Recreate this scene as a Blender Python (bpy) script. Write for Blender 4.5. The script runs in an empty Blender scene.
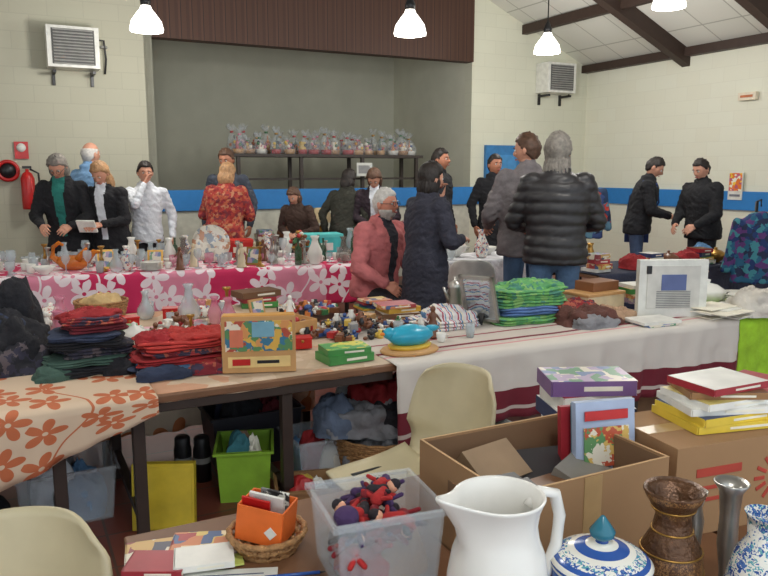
import bpy, math, random
from mathutils import Vector, Matrix, noise, Euler
R=math.radians(27); CR,SR=math.cos(R),math.sin(R)
def UV(u,v): return (u*CR-v*SR, u*SR+v*CR)
T=0.68; TN=0.72
sc=bpy.context.scene
sc.view_settings.view_transform='Standard'
# ---------------- materials
def lin(c):
    return tuple((x/12.92 if x<=.04045 else ((x+.055)/1.055)**2.4) for x in [k/255 for k in c])+(1,)
MC={}
def mat(name,c,rough=.7,metal=0,var=.12,vs=12,bump=0,bs=60,alpha=1,emit=0,sheen=0):
    if name in MC: return MC[name]
    m=bpy.data.materials.new(name); m.use_nodes=True; nt=m.node_tree; b=nt.nodes['Principled BSDF']
    c4=lin(c); b.inputs['Roughness'].default_value=rough; b.inputs['Metallic'].default_value=metal
    tc=nt.nodes.new('ShaderNodeTexCoord')
    n=nt.nodes.new('ShaderNodeTexNoise'); n.inputs['Scale'].default_value=vs; n.inputs['Detail'].default_value=4
    nt.links.new(tc.outputs['Object'],n.inputs['Vector'])
    r=nt.nodes.new('ShaderNodeValToRGB')
    r.color_ramp.elements[0].position=.3; r.color_ramp.elements[1].position=.7
    r.color_ramp.elements[0].color=tuple(x*(1-var) for x in c4[:3])+(1,)
    r.color_ramp.elements[1].color=tuple(min(1,x*(1+var)) for x in c4[:3])+(1,)
    nt.links.new(n.outputs['Fac'],r.inputs['Fac']); nt.links.new(r.outputs['Color'],b.inputs['Base Color'])
    if bump:
        n2=nt.nodes.new('ShaderNodeTexNoise'); n2.inputs['Scale'].default_value=bs; n2.inputs['Detail'].default_value=3
        nt.links.new(tc.outputs['Object'],n2.inputs['Vector'])
        bp=nt.nodes.new('ShaderNodeBump'); bp.inputs['Strength'].default_value=bump; bp.inputs['Distance'].default_value=.02
        nt.links.new(n2.outputs['Fac'],bp.inputs['Height']); nt.links.new(bp.outputs['Normal'],b.inputs['Normal'])
    if alpha<1: b.inputs['Alpha'].default_value=alpha
    if emit:
        b.inputs['Emission Color'].default_value=c4; b.inputs['Emission Strength'].default_value=emit
    MC[name]=m; return m
def cloth(name,c,var=.2): return mat(name,c,.9,0,var,9,.6,26)
def printed(name,cols,scale=20,rough=.5,coord='Object',stretch=(1,1,1),block=False):
    if name in MC: return MC[name]
    m=bpy.data.materials.new(name); m.use_nodes=True; nt=m.node_tree; b=nt.nodes['Principled BSDF']
    b.inputs['Roughness'].default_value=rough
    tc=nt.nodes.new('ShaderNodeTexCoord'); mp=nt.nodes.new('ShaderNodeMapping'); mp.inputs['Scale'].default_value=stretch
    v=nt.nodes.new('ShaderNodeTexVoronoi'); v.inputs['Scale'].default_value=scale
    if block: v.distance='CHEBYCHEV'
    nt.links.new(tc.outputs[coord],mp.inputs['Vector'])
    nz=nt.nodes.new('ShaderNodeTexNoise'); nz.inputs['Scale'].default_value=scale*1.2
    nt.links.new(mp.outputs[0],nz.inputs['Vector'])
    mx=nt.nodes.new('ShaderNodeVectorMath'); mx.operation='MULTIPLY_ADD'; k=.008 if block else .06; mx.inputs[1].default_value=(k,k,k)
    nt.links.new(nz.outputs['Color'],mx.inputs[0]); nt.links.new(mp.outputs[0],mx.inputs[2])
    nt.links.new(mx.outputs[0],v.inputs['Vector'])
    s=nt.nodes.new('ShaderNodeSeparateColor'); nt.links.new(v.outputs['Color'],s.inputs[0])
    r=nt.nodes.new('ShaderNodeValToRGB'); r.color_ramp.interpolation='CONSTANT'
    el=r.color_ramp.elements
    while len(el)<len(cols): el.new(.5)
    for i,c in enumerate(cols):
        el[i].position=i/len(cols)
    for i,c in enumerate(cols): el[i].color=lin(c)
    nt.links.new(s.outputs[0],r.inputs['Fac']); nt.links.new(r.outputs['Color'],b.inputs['Base Color'])
    MC[name]=m; return m
def stripes(name,cols,freq,axis=0,coord='UV',rough=.85,warp=.0):
    m=bpy.data.materials.new(name); m.use_nodes=True; nt=m.node_tree; b=nt.nodes['Principled BSDF']
    b.inputs['Roughness'].default_value=rough
    tc=nt.nodes.new('ShaderNodeTexCoord'); sp=nt.nodes.new('ShaderNodeSeparateXYZ'); nt.links.new(tc.outputs[coord],sp.inputs[0])
    mu=nt.nodes.new('ShaderNodeMath'); mu.operation='MULTIPLY'; mu.inputs[1].default_value=freq; nt.links.new(sp.outputs[axis],mu.inputs[0])
    fr=nt.nodes.new('ShaderNodeMath'); fr.operation='FRACT'; nt.links.new(mu.outputs[0],fr.inputs[0])
    r=nt.nodes.new('ShaderNodeValToRGB'); r.color_ramp.interpolation='CONSTANT'; el=r.color_ramp.elements
    while len(el)<len(cols): el.new(.5)
    for i,(p,c) in enumerate(cols): el[i].position=p
    for i,(p,c) in enumerate(cols): el[i].color=lin(c)
    nt.links.new(fr.outputs[0],r.inputs['Fac']); nt.links.new(r.outputs['Color'],b.inputs['Base Color'])
    MC[name]=m; return m
def flower(name,base,base2,petal,scale,bandf,petR=.42,rough=.8,stem=.018):
    m=bpy.data.materials.new(name); m.use_nodes=True; nt=m.node_tree; b=nt.nodes['Principled BSDF']; L=nt.links.new
    b.inputs['Roughness'].default_value=rough
    def M(op,a=None,bb=None):
        n=nt.nodes.new('ShaderNodeMath'); n.operation=op
        for i,x in enumerate((a,bb)):
            if x is None: continue
            if isinstance(x,(int,float)): n.inputs[i].default_value=x
            else: L(x,n.inputs[i])
        return n.outputs[0]
    tc=nt.nodes.new('ShaderNodeTexCoord'); v=nt.nodes.new('ShaderNodeTexVoronoi'); v.voronoi_dimensions='2D'
    v.inputs['Scale'].default_value=scale; v.inputs['Randomness'].default_value=.65
    L(tc.outputs['UV'],v.inputs['Vector'])
    d=nt.nodes.new('ShaderNodeVectorMath'); d.operation='SUBTRACT'; L(tc.outputs['UV'],d.inputs[0]); L(v.outputs['Position'],d.inputs[1])
    sp=nt.nodes.new('ShaderNodeSeparateXYZ'); L(d.outputs[0],sp.inputs[0])
    an=M('ARCTAN2',sp.outputs[1],sp.outputs[0])
    rad=M('SQRT',M('ADD',M('MULTIPLY',sp.outputs[0],sp.outputs[0]),M('MULTIPLY',sp.outputs[1],sp.outputs[1])))
    co=M('ABSOLUTE',M('COSINE',M('MULTIPLY',an,2.5)))
    lim=M('MULTIPLY',M('ADD',M('MULTIPLY',co,.75),.25),petR/scale)
    mask=M('MULTIPLY',M('LESS_THAN',rad,lim),M('GREATER_THAN',rad,petR/scale*.13))
    us=nt.nodes.new('ShaderNodeSeparateXYZ'); L(tc.outputs['UV'],us.inputs[0])
    st=M('LESS_THAN',M('ABSOLUTE',M('SUBTRACT',M('FRACT',M('ADD',M('MULTIPLY',us.outputs[0],2.1),M('MULTIPLY',M('SINE',M('MULTIPLY',us.outputs[1],9)),.18))),.5)),stem)
    mask=M('MAXIMUM',mask,st)
    band=M('GREATER_THAN',M('FRACT',M('MULTIPLY',us.outputs[0],bandf)),.5)
    m1=nt.nodes.new('ShaderNodeMix'); m1.data_type='RGBA'; L(band,m1.inputs['Factor']); m1.inputs[6].default_value=lin(base); m1.inputs[7].default_value=lin(base2)
    m2=nt.nodes.new('ShaderNodeMix'); m2.data_type='RGBA'; L(mask,m2.inputs['Factor']); L(m1.outputs[2],m2.inputs[6]); m2.inputs[7].default_value=lin(petal)
    L(m2.outputs[2],b.inputs['Base Color']); MC[name]=m; return m
def bricks(name,c1,c2,mort,w,h,ms,rough=.8,off=.5,bump=.3,bumpd=.01,rotx=False):
    m=bpy.data.materials.new(name); m.use_nodes=True; nt=m.node_tree; b=nt.nodes['Principled BSDF']; L=nt.links.new
    b.inputs['Roughness'].default_value=rough
    tc=nt.nodes.new('ShaderNodeTexCoord'); mp=nt.nodes.new('ShaderNodeMapping'); L(tc.outputs['Object'],mp.inputs['Vector'])
    if rotx=='x': mp.inputs['Rotation'].default_value=(math.pi/2,0,0)
    if rotx=='y': mp.inputs['Rotation'].default_value=(math.pi/2,math.pi/2,0)
    k=nt.nodes.new('ShaderNodeTexBrick'); L(mp.outputs[0],k.inputs['Vector']); k.offset=off
    k.inputs['Scale'].default_value=1; k.inputs['Brick Width'].default_value=w; k.inputs['Row Height'].default_value=h; k.inputs['Mortar Size'].default_value=ms
    k.inputs['Color1'].default_value=lin(c1); k.inputs['Color2'].default_value=lin(c2); k.inputs['Mortar'].default_value=lin(mort)
    L(k.outputs['Color'],b.inputs['Base Color'])
    bp=nt.nodes.new('ShaderNodeBump'); bp.inputs['Strength'].default_value=bump; bp.inputs['Distance'].default_value=bumpd; bp.invert=True
    L(k.outputs['Fac'],bp.inputs['Height']); L(bp.outputs[0],b.inputs['Normal']); MC[name]=m; return m

# ---------------- mesh builder
class B:
    def __init__(s): s.v=[];s.f=[];s.m=[];s.sm=[];s.mats=[];s.uv=[]
    def mi(s,m):
        if m not in s.mats: s.mats.append(m)
        return s.mats.index(m)
    def add(s,vs,fs,m,smooth=False,M=None,uv=None):
        o=len(s.v)
        s.v+= [tuple(M@Vector(p)) if M else tuple(p) for p in vs]
        s.uv+= uv if uv else [(0,0)]*len(vs)
        i=s.mi(m)
        for f in fs: s.f.append([k+o for k in f]); s.m.append(i); s.sm.append(smooth)
    def box(s,c,d,m,rz=0,rx=0,ry=0,M=None):
        x,y,z=[k/2 for k in d]
        vs=[(-x,-y,-z),(x,-y,-z),(x,y,-z),(-x,y,-z),(-x,-y,z),(x,-y,z),(x,y,z),(-x,y,z)]
        fs=[(0,3,2,1),(4,5,6,7),(0,1,5,4),(1,2,6,5),(2,3,7,6),(3,0,4,7)]
        MM=Matrix.Translation(c)@Euler((rx,ry,rz)).to_matrix().to_4x4()
        if M: MM=M@MM
        s.add(vs,fs,m,False,MM)
    def lathe(s,pr,c,m,seg=28,M=None,sx=1,sy=1,fn=None,ms=None):
        vs=[];
        for r,z in pr:
            for k in range(seg):
                a=2*math.pi*k/seg; p=(r*math.cos(a)*sx,r*math.sin(a)*sy,z)
                if fn: p=fn(*p)
                vs.append(p)
        MM=Matrix.Translation(c)
        if M: MM=MM@M
        for j in range(len(pr)-1):
            fs=[(j*seg+k,j*seg+(k+1)%seg,(j+1)*seg+(k+1)%seg,(j+1)*seg+k) for k in range(seg)]
            if j==0: s.add(vs,fs,ms[0] if ms else m,True,MM); base=len(s.v)-len(vs)
            else:
                i=s.mi(ms[j] if ms else m)
                for f in fs: s.f.append([q+base for q in f]); s.m.append(i); s.sm.append(True)
        return s
    def ell(s,c,r,m,seg=20,rings=12,M=None,fn=None):
        pr=[(max(1e-4,math.sin(math.pi*i/rings)),-math.cos(math.pi*i/rings)) for i in range(rings+1)]
        S=Matrix.Diagonal((r[0],r[1],r[2],1)); MM=Matrix.Translation(c)
        if M: MM=MM@M
        vs=[]
        for rr,z in pr:
            for k in range(seg):
                a=2*math.pi*k/seg; vs.append(MM@(S@Vector((rr*math.cos(a),rr*math.sin(a),z))))
        fs=[(j*seg+k,j*seg+(k+1)%seg,(j+1)*seg+(k+1)%seg,(j+1)*seg+k) for j in range(rings) for k in range(seg)]
        s.add(vs,fs,m,True)
    def loft(s,rings,m,cap=True,closed=True):
        n=len(rings[0]); vs=[p for r in rings for p in r]
        fs=[(j*n+k,j*n+(k+1)%n,(j+1)*n+(k+1)%n,(j+1)*n+k) for j in range(len(rings)-1) for k in range(n if closed else n-1)]
        if cap: fs+= [tuple(range(n-1,-1,-1)),tuple(range((len(rings)-1)*n,len(rings)*n))]
        s.add(vs,fs,m,True)
    def tube(s,pts,rs,m,seg=10):
        pts=[Vector(p) for p in pts]
        if not isinstance(rs,(list,tuple)): rs=[rs]*len(pts)
        rings=[]; up=Vector((0.13,.21,1)).normalized()
        for i,p in enumerate(pts):
            d=(pts[min(i+1,len(pts)-1)]-pts[max(i-1,0)]).normalized()
            a=d.cross(up)
            if a.length<.1: a=d.cross(Vector((1,0,0)))
            a.normalize(); bb=d.cross(a).normalized()
            rings.append([tuple(p+(a*math.cos(2*math.pi*k/seg)+bb*math.sin(2*math.pi*k/seg))*rs[i]) for k in range(seg)])
        s.loft(rings,m)
    def cap(s,p0,p1,r0,r1,m,seg=14):
        p0=Vector(p0);p1=Vector(p1); d=p1-p0; Lh=d.length; d=d/max(Lh,1e-6)
        pts=[];rs=[]
        for i in range(5):
            a=math.pi/2*(1-i/4); pts.append(p0-d*r0*math.sin(a)); rs.append(max(1e-3,r0*math.cos(a)))
        for i in range(5):
            a=math.pi/2*i/4; pts.append(p1+d*r1*math.sin(a)); rs.append(max(1e-3,r1*math.cos(a)))
        up=Vector((0.13,.21,1)); a_=d.cross(up)
        if a_.length<.1: a_=d.cross(Vector((1,0,0)))
        a_.normalize(); b_=d.cross(a_)
        s.loft([[tuple(p+(a_*math.cos(2*math.pi*k/seg)+b_*math.sin(2*math.pi*k/seg))*r) for k in range(seg)] for p,r in zip(pts,rs)],m)
    def prism(s,poly,y0,y1,m,axis='y',M=None):
        n=len(poly)
        if axis=='y': vs=[(a,y0,b) for a,b in poly]+[(a,y1,b) for a,b in poly]
        elif axis=='x': vs=[(y0,a,b) for a,b in poly]+[(y1,a,b) for a,b in poly]
        else: vs=[(a,b,y0) for a,b in poly]+[(a,b,y1) for a,b in poly]
        fs=[tuple(range(n)),tuple(range(2*n-1,n-1,-1))]+[(k,(k+1)%n,n+(k+1)%n,n+k) for k in range(n)]
        s.add(vs,fs,m,False,M)
    def grid(s,fn,nu,nv,m,smooth=True,uvf=None):
        vs=[];uv=[]
        for j in range(nv+1):
            for i in range(nu+1):
                vs.append(fn(i/nu,j/nv)); uv.append(uvf(i/nu,j/nv) if uvf else (i/nu,j/nv))
        fs=[(j*(nu+1)+i,j*(nu+1)+i+1,(j+1)*(nu+1)+i+1,(j+1)*(nu+1)+i) for j in range(nv) for i in range(nu)]
        s.add(vs,fs,m,smooth,None,uv)
    def rumple(s,c,rx,ry,h,m,seed=0,freq=6,amp=.3,pw=.6,nu=72,nv=28,sq=3.0):
        vs=[]; ang=seed*1.3; ca0,sa0=math.cos(ang),math.sin(ang); mn=min(rx,ry)
        for j in range(nv+1):
            q=j/nv
            for i in range(nu):
                a=2*math.pi*i/nu; ca,sa=math.cos(a),math.sin(a)
                k=(abs(ca)**sq+abs(sa)**sq)**(-1/sq)
                rr=math.sin(q*math.pi/2)
                z=math.cos(q*math.pi/2)**pw
                x=rx*k*ca*rr; y=ry*k*sa*rr
                nn=noise.noise(Vector((x*freq+seed*7.1,y*freq-seed*3.3,z*1.5+seed)))
                n2=1-abs(noise.noise(Vector((x*freq*1.7-seed,y*freq*2.1,seed*2.2+z))))*2
                # sharp cloth creases running in one main direction
                px=(x*ca0+y*sa0); py=(-x*sa0+y*ca0)
                cr=1-min(1,abs(noise.noise(Vector((px*9+nn,py*34+nn*2,seed+z*2))))*3.2)
                cr2=1-min(1,abs(noise.noise(Vector((px*26,py*12+nn,seed*2+z*2))))*3.2)
                f=1+amp*nn*.5+.05*cr*q-.03*cr2*q
                zz=h*z*(1+amp*(nn*.7+n2*.25))+ (.012*cr+.008*cr2)*z*min(1,mn/.1) if q<1 else 0
                vs.append((c[0]+x*f,c[1]+y*f,c[2]+max(0,zz)))
        fs=[(j*nu+i,j*nu+(i+1)%nu,(j+1)*nu+(i+1)%nu,(j+1)*nu+i) for j in range(nv) for i in range(nu)]
        fs=[f[::-1] for f in fs]
        fs.append(tuple(range(nv*nu,(nv+1)*nu)))
        s.add(vs,fs,m,True)
    def slab(s,c,dx,dy,h,m,seed=0,rz=0,wob=.05):
        # a folded garment: three folded layers
        n=56
        for L in range(3):
            rings=[]; hh=h/3; ra=rz+.05*noise.noise(Vector((seed,L*2.3,1))); cz,sz=math.cos(ra),math.sin(ra)
            ox=.012*noise.noise(Vector((seed*2,L,3))); DX=dx*(1-.05*(L%2)); DY=dy*(1-.04*((L+1)%2))
            for t,zf in ((.0,0),(.95,0),(1.0,.25),(1.015,.5),(1.0,.75),(.95,1),(.6,1.04),(.0001,1.05)):
                r=[]
                for k in range(n):
                    a=2*math.pi*k/n; ca,sa=math.cos(a),math.sin(a); q=(abs(ca)**7+abs(sa)**7)**(-1/7)
                    w=1+wob*noise.noise(Vector((ca*1.9+seed*3,sa*1.9,seed*1.3+L*.4)))*1.6
                    x=DX/2*q*ca*max(t,.0001)*w; y=DY/2*q*sa*max(t,.0001)*w
                    z=hh*(L+zf)+h*.28*noise.noise(Vector((x*8,y*8,seed+L*.15)))+h*.1*noise.noise(Vector((x*30,y*30,seed+L)))*(zf>=1)
                    if L==0 and zf==0: z=0
                    r.append((c[0]+ox+x*cz-y*sz,c[1]+x*sz+y*cz,c[2]+max(z,0)))
                rings.append(r)
            s.loft(rings,m,False)
    def mesh(s,name='m'):
        me=bpy.data.meshes.new(name); me.from_pydata(s.v,[],s.f)
        for m in s.mats: me.materials.append(m)
        me.polygons.foreach_set('material_index',s.m); me.polygons.foreach_set('use_smooth',s.sm)
        if any(u!=(0,0) for u in s.uv):
            ul=me.uv_layers.new(name='UVMap'); li=[0]*len(me.loops); me.loops.foreach_get('vertex_index',li)
            flat=[]
            for i in li: flat+=list(s.uv[i])
            ul.data.foreach_set('uv',flat)
        me.update(); return me
    def make(s,name,loc=(0,0,0),rz=0,bevel=0,solid=0,parent=None,sub=0):
        o=bpy.data.objects.new(name,s.mesh(name)); sc.collection.objects.link(o); o.location=loc; o.rotation_euler=(0,0,rz)
        if solid:
            k=o.modifiers.new('s','SOLIDIFY'); k.thickness=solid; k.offset=0
        if bevel:
            k=o.modifiers.new('b','BEVEL'); k.width=bevel; k.segments=2; k.limit_method='ANGLE'
        if parent: o.parent=parent
        return o
def fuse(b,voxel,it=3):
    o=b.make('tmp'); k=o.modifiers.new('r','REMESH'); k.mode='VOXEL'; k.voxel_size=voxel; k.use_smooth_shade=True
    k=o.modifiers.new('s','SMOOTH'); k.factor=.5; k.iterations=it
    bpy.context.view_layer.update()
    dg=bpy.context.evaluated_depsgraph_get(); me=bpy.data.meshes.new_from_object(o.evaluated_get(dg))
    bpy.data.objects.remove(o); me.materials.clear(); me.polygons.foreach_set('use_smooth',[True]*len(me.polygons)); return me
def obj(name,me,parent=None,mats=()):
    for m in mats: me.materials.append(m)
    o=bpy.data.objects.new(name,me); sc.collection.objects.link(o)
    if parent: o.parent=parent
    return o
white=mat('white_enamel',(222,222,214),.4); dark=mat('black_metal',(28,28,30),.4); grill=mat('grey_grille',(150,150,146),.5); red=mat('fire_red',(190,30,28),.35)
# ---------------- people
skinM=mat('skin',(206,150,124),.55,0,.06,20); skin2=mat('skin_tanned',(180,120,92),.55,0,.06,20)
eyeW=mat('eye_white',(232,228,222),.3,var=0); iris=mat('iris',(50,36,28),.2,var=0); lipM=mat('lips',(164,84,78),.5,var=.05)
def headfn(p):
    x,y,z=p; X=x*.077;Y=y*.096;Z=z*.12
    if z<0:
        X*=1-.30*z*z; 
        if y>0: Y*=1-.38*abs(z)
        else: Y*=1-.06*abs(z)
    if y<0:
        g=lambda cx,cz,sx,sz:math.exp(-((x-cx)/sx)**2-((z-cz)/sz)**2)
        Y-=.024*g(0,-.2,.16,.16)+.012*g(0,-.02,.12,.2)
        Y+=.009*(g(.38,.04,.2,.12)+g(-.38,.04,.2,.12))
        Y-=.005*(g(.35,.22,.3,.08)+g(-.35,.22,.3,.08))
        Y-=.006*g(0,-.52,.3,.1)+.012*g(0,-.86,.4,.2)
        Y-=.003*(g(.5,-.3,.2,.2)+g(-.5,-.3,.2,.2))
    return Vector((X,Y,Z))
def sph(nu=40,nv=30):
    for j in range(nv+1):
        for i in range(nu):
            th=math.pi*j/nv; a=2*math.pi*i/nu
            yield (math.sin(th)*math.cos(a),math.sin(th)*math.sin(a),math.cos(th))
def quads(nu,nv): return [(j*nu+i,(j+1)*nu+i,(j+1)*nu+(i+1)%nu,j*nu+(i+1)%nu) for j in range(nv) for i in range(nu)]
def build_head(parent,M,sk,hm,style,beard=None,seed=1,glasses=False):
    nu,nv=40,30; P=list(sph(nu,nv)); F=quads(nu,nv)
    b=B(); b.add([M@headfn(p) for p in P],F,sk,True)
    for s in (-1,1):
        b.ell(M@Vector((s*.079,.008,-.008)),(.011,.02,.032),sk,10,8,M.to_3x3().to_4x4())
        b.ell(M@Vector((s*.029,-.083,.004)),(.0125,.009,.009),eyeW,10,8,M.to_3x3().to_4x4())
        b.ell(M@Vector((s*.029,-.090,.004)),(.006,.004,.006),iris,8,6,M.to_3x3().to_4x4())
        b.ell(M@Vector((s*.030,-.094,.026)),(.019,.006,.004),hm,10,6,M.to_3x3().to_4x4())
        if glasses:
            b.tube([M@Vector((s*.032+.022*math.cos(a*.5236),-.106,.004+.018*math.sin(a*.5236))) for a in range(13)],.002,dark,6); b.tube([M@Vector((s*.054,-.104,.006)),M@Vector((s*.084,.0,.006))],.002,dark,6)
    b.ell(M@Vector((0,-.099,-.061)),(.022,.007,.007),lipM,12,6,M.to_3x3().to_4x4())
    b.make('head',parent=parent)
    def shell(keep,off,nz,m,name):
        vs=[]
        for p in P:
            q=headfn((p[0],max(p[1],-.9) if p[1]<0 else p[1],p[2])); n=Vector((p[0]/.8,p[1],p[2]/1.2)).normalized()
            k=off+nz*noise.noise(Vector((p[0]*9+seed,p[1]*9,p[2]*3)))+nz*.5*noise.noise(Vector((p[0]*25,p[1]*25+seed,p[2]*6)))
            vs.append(M@(q+n*(k if keep(*p) else -.006)))
        b=B(); b.add(vs,[f for f in F if sum(keep(*P[i]) for i in f)>=1],m,True); b.make(name,parent=parent)
    def hl(y): 
        if y<-.55: return .52
        if y<.0: return .52-(y+.55)/.55*.62
        return -.1-min(1,y/.5)*.5
    if style=='bald': shell(lambda x,y,z: hl(y)<z<.45 and y>-.3,.010,.006,hm,'hair')
    elif style: shell(lambda x,y,z: z>hl(y),.018 if style!='short' else .012,.012,hm,'hair')
    if style in('long','bob'):
        b=B(); dz=-.13 if style=='long' else -.07; rz_=.14 if style=='long' else .1
        b.ell((0,.045,dz),(.09,.06,rz_),hm); b.ell((.062,.0,dz+.02),(.026,.046,rz_*.85),hm); b.ell((-.062,.0,dz+.02),(.026,.046,rz_*.85),hm); b.ell((0,.025,.03),(.088,.092,.098),hm)
        me=fuse(b,.009,4); 
        for v in me.vertices:
            c=v.co; k=.005*math.sin(math.atan2(c.x,c.y)*26+noise.noise(c*14)*4); c2=Vector((c.x,c.y,0)); 
            if c2.length>1e-3: c+=c2.normalized()*k*min(1,max(0,(.09-c.z)/.1))
            v.co=M@c
        obj('hair_lengths',me,parent,[hm])
    if beard: shell(lambda x,y,z: z<-.38-.25*max(0,-y)*(1 if abs(x)<.35 and z>-.6 else 0) and y<.15 ,.012,.01,beard,'beard')
def build_hand(parent,W,d,side,sk,curl=.5,palmn=Vector((0,0,-1)),name='hand'):
    d=d.normalized(); pn=(palmn-d*palmn.dot(d))
    if pn.length<.1: pn=Vector((0,-1,0))-d*Vector((0,-1,0)).dot(d)
    pn.normalize(); sd=d.cross(pn).normalized()
    b=B(); m=sk
    for k in (-1,-.33,.33,1): b.cap(W+sd*k*.012,W+d*.082+sd*k*.028,.016,.0125,m,10)
    b.cap(W-d*.03,W+d*.02,.026,.024,m,12)
    for i,(k,L) in enumerate(((-.033,.062),(-.011,.074),(.011,.070),(.033,.055))):
        p=W+d*.082+sd*k; a=curl*.5; 
        for seg,r in ((.45,.0092),(.32,.0084),(.23,.0076)):
            dd=d*math.cos(a)+pn*math.sin(a); q=p+dd*L*seg*1.15; b.cap(p,q,r,r*.92,m,8); p=q; a+=curl*(.8+.1*i)
    p=W+d*.025-sd*.022*side; 
    q=p+(d*.6-sd*.7*side+pn*.3).normalized()*.04; b.cap(p,q,.014,.0115,m,8); r=q+(d*.85-sd*.15*side+pn*.5).normalized()*.032; b.cap(q,r,.0105,.0085,m,8)
    obj(name,fuse(b,.0046,2),parent,[sk])
def ik(S,Tg,l1,l2,pole):
    d=Tg-S; L=min(d.length,(l1+l2)*.995); dn=d.normalized(); Tg=S+dn*L
    a=(l1*l1-l2*l2+L*L)/(2*L); h=math.sqrt(max(0,l1*l1-a*a)); p=pole-dn*pole.dot(dn); p.normalize(); return S+dn*a+p*h,Tg
def ring(c,rx,ry,fn,n=24): 
    return [tuple(fn(Vector((c[0]+rx*math.cos(2*math.pi*k/n),c[1]+ry*math.sin(2*math.pi*k/n),c[2])))) for k in range(n)]
def person(name,x,y,rz,H,top,bot,hairm,style='short',lean=0,hp=0,hy=0,lh=None,rh=None,bulk=1,hem=.84,puffer=False,inner=None,sk=skinM,sit=None,beard=None,hold=None,shoe=None,step=.0,curl=.5,seed=1,hold_m=None,glasses=False,scarf=None,bag=None):
    rz=math.radians(rz); E=bpy.data.objects.new(name,None); sc.collection.objects.link(E); s=H/1.75
    E.location=(x,y,0); E.rotation_euler=(0,0,rz); E.scale=(s,s,s)
    shoe=shoe or mat('shoe_leather',(36,30,28),.5); ln=math.radians(lean)
    hz=.93; dz=0
    if sit: dz=sit/s+.1-hz
    piv=Vector((0,0,hz+dz)); RM=Matrix.Rotation(ln,3,'X')
    def up(p):
        p=Vector(p)+Vector((0,0,dz))
        k=max(0,min(1,(p.z-piv.z+.05)/.2)); 
        q=RM@(p-piv)+piv
        return p.lerp(q,k)
    b=B()
    for sx in (-1,1):
        hip=Vector((sx*.09,0,.9+dz))
        if sit: kn=Vector((sx*.13,-.42,.9+dz-.03)); an=Vector((sx*.13,-.40+.06*sx,.09))
        else: kn=Vector((sx*.10,-.02-sx*step*.5,.49)); an=Vector((sx*.11,.02-sx*step,.09))
        b.cap(hip,kn,.092,.062,bot); b.cap(kn,an,.062,.045,bot); b.cap(kn+(an-kn)*.25,kn+(an-kn)*.3,.062,.06,bot)
        b.cap(an+Vector((0,.02,-.04)),an+Vector((sx*.015,-.15,-.055)),.042,.033,bot)
    b.ell((0,.01,.94+dz),(.16,.115,.14),bot); b.loft([ring((0,0,zz),rx,ry,up) for zz,rx,ry in ((.9,.15,.11),(1.05,.14,.1),(1.2,.12,.08))],bot)
    me=fuse(b,.014,4); o=obj('trousers_and_shoes',me,E,[bot,shoe])
    for p in me.polygons:
        if p.center.z<.085: p.material_index=1
    b=B(); k=bulk
    prof=[(.84,.178,.135),(.95,.178,.138),(1.08,.162,.125),(1.22,.178,.13),(1.33,.192,.13),(1.41,.178,.112),(1.46,.12,.085),(1.495,.066,.06)]
    if sit: prof=[(.88,.17,.14)]+prof[1:]
    elif hem<.8: prof=[(hem,.178+.06*(.84-hem)/.4,.14+.05*(.84-hem)/.4),((hem+.84)/2,.185,.145)]+prof
    else: prof=[(hem,.178,.135)]+[q for q in prof if q[0]>hem+.03]
    b.loft([ring((0,0,zz),rx*(k if zz<1.45 else 1+(k-1)*.5),ry*k,up) for zz,rx,ry in prof],top)
    hands=[]
    for sx,tg in ((-1,rh),(1,lh)):
        S=up((sx*.175,0,1.40)); tg=Vector(tg)+Vector((0,0,dz)) if tg else Vector((sx*.27,-.04,.86+dz))
        if not (lh if sx>0 else rh): tg=up((sx*.27,-.05,.9))
        El,W=ik(S,tg,.285,.255,Vector((sx*.7,.45,-.8))); d=(W-El).normalized()
        b.cap(S,El,.066*k,.05*k,top); b.cap(El,W-d*.01,.05*k,.036*(1+(k-1)*.7),top); b.ell(S,(.07*k,.07*k,.07*k),top); hands.append((W,d,sx))
    b.cap(up((0,.01,1.45)),up((0,-.005,1.52)),.068,.062,top)
    b.tube([up((.075*math.cos(a*.3927+4.9),.005+.07*math.sin(a*.3927+4.9),1.50)) for a in range(16)],.02,top,8)
    me=fuse(b,.013,3)
    if puffer:
        for v in me.vertices:
            q=v.co; v.co=q+v.normal*.014*(abs(math.sin(math.pi*(q.z+.012*noise.noise(q*6))/.075))**.5-.6)
    for v in me.vertices:
        q=v.co; f=.010*noise.noise(Vector((q.x*9+seed,q.y*9,q.z*5)))+.009*(1-abs(noise.noise(Vector((q.x*12,q.y*12,q.z*24+q.x*12+seed))))*3)*.7
        v.co=q+v.normal*f*(0.4 if puffer else 1)
    mats=[top]+([inner] if inner else [])
    obj('upper_garment',me,E,mats)
    if inner:
        for p in me.polygons:
            c=p.center
            if p.normal.y<-.3 and c.z>.9+dz and abs(c.x)<.03+.05*(c.z-dz-.9) : p.material_index=1
    if bag:
        b=B(); b.tube([up((-.12,-.09,1.46)),up((.02,-.17,1.25)),up((.2,-.12,1.02)),up((.24,0,.95))],.012,bag,8); b.tube([up((-.12,.05,1.46)),up((.0,.16,1.25)),up((.18,.14,1.02)),up((.24,0,.95))],.012,bag,8); b.box((.27,0,.83),(.1,.28,.24),bag); b.make('shoulder_bag',parent=E,bevel=.02)
    for W,d,sx in hands: build_hand(E,W,d,sx,sk,curl,Vector((-sx*.6,-.2,-.6)) ,'hand_left' if sx>0 else 'hand_right')
    b=B(); N0=up((0,.01,1.46)); HC=up((0,-.02,1.63)); b.cap(N0,HC-Vector((0,0,.04)),.056,.052,sk); b.make('neck',parent=E)
    Mh=Matrix.Translation(HC)@Matrix.Rotation(math.radians(hy),4,'Z')@Matrix.Rotation(math.radians(hp)+ln*.6,4,'X')
    build_head(E,Mh,sk,hairm,style,beard,seed,glasses)
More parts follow.
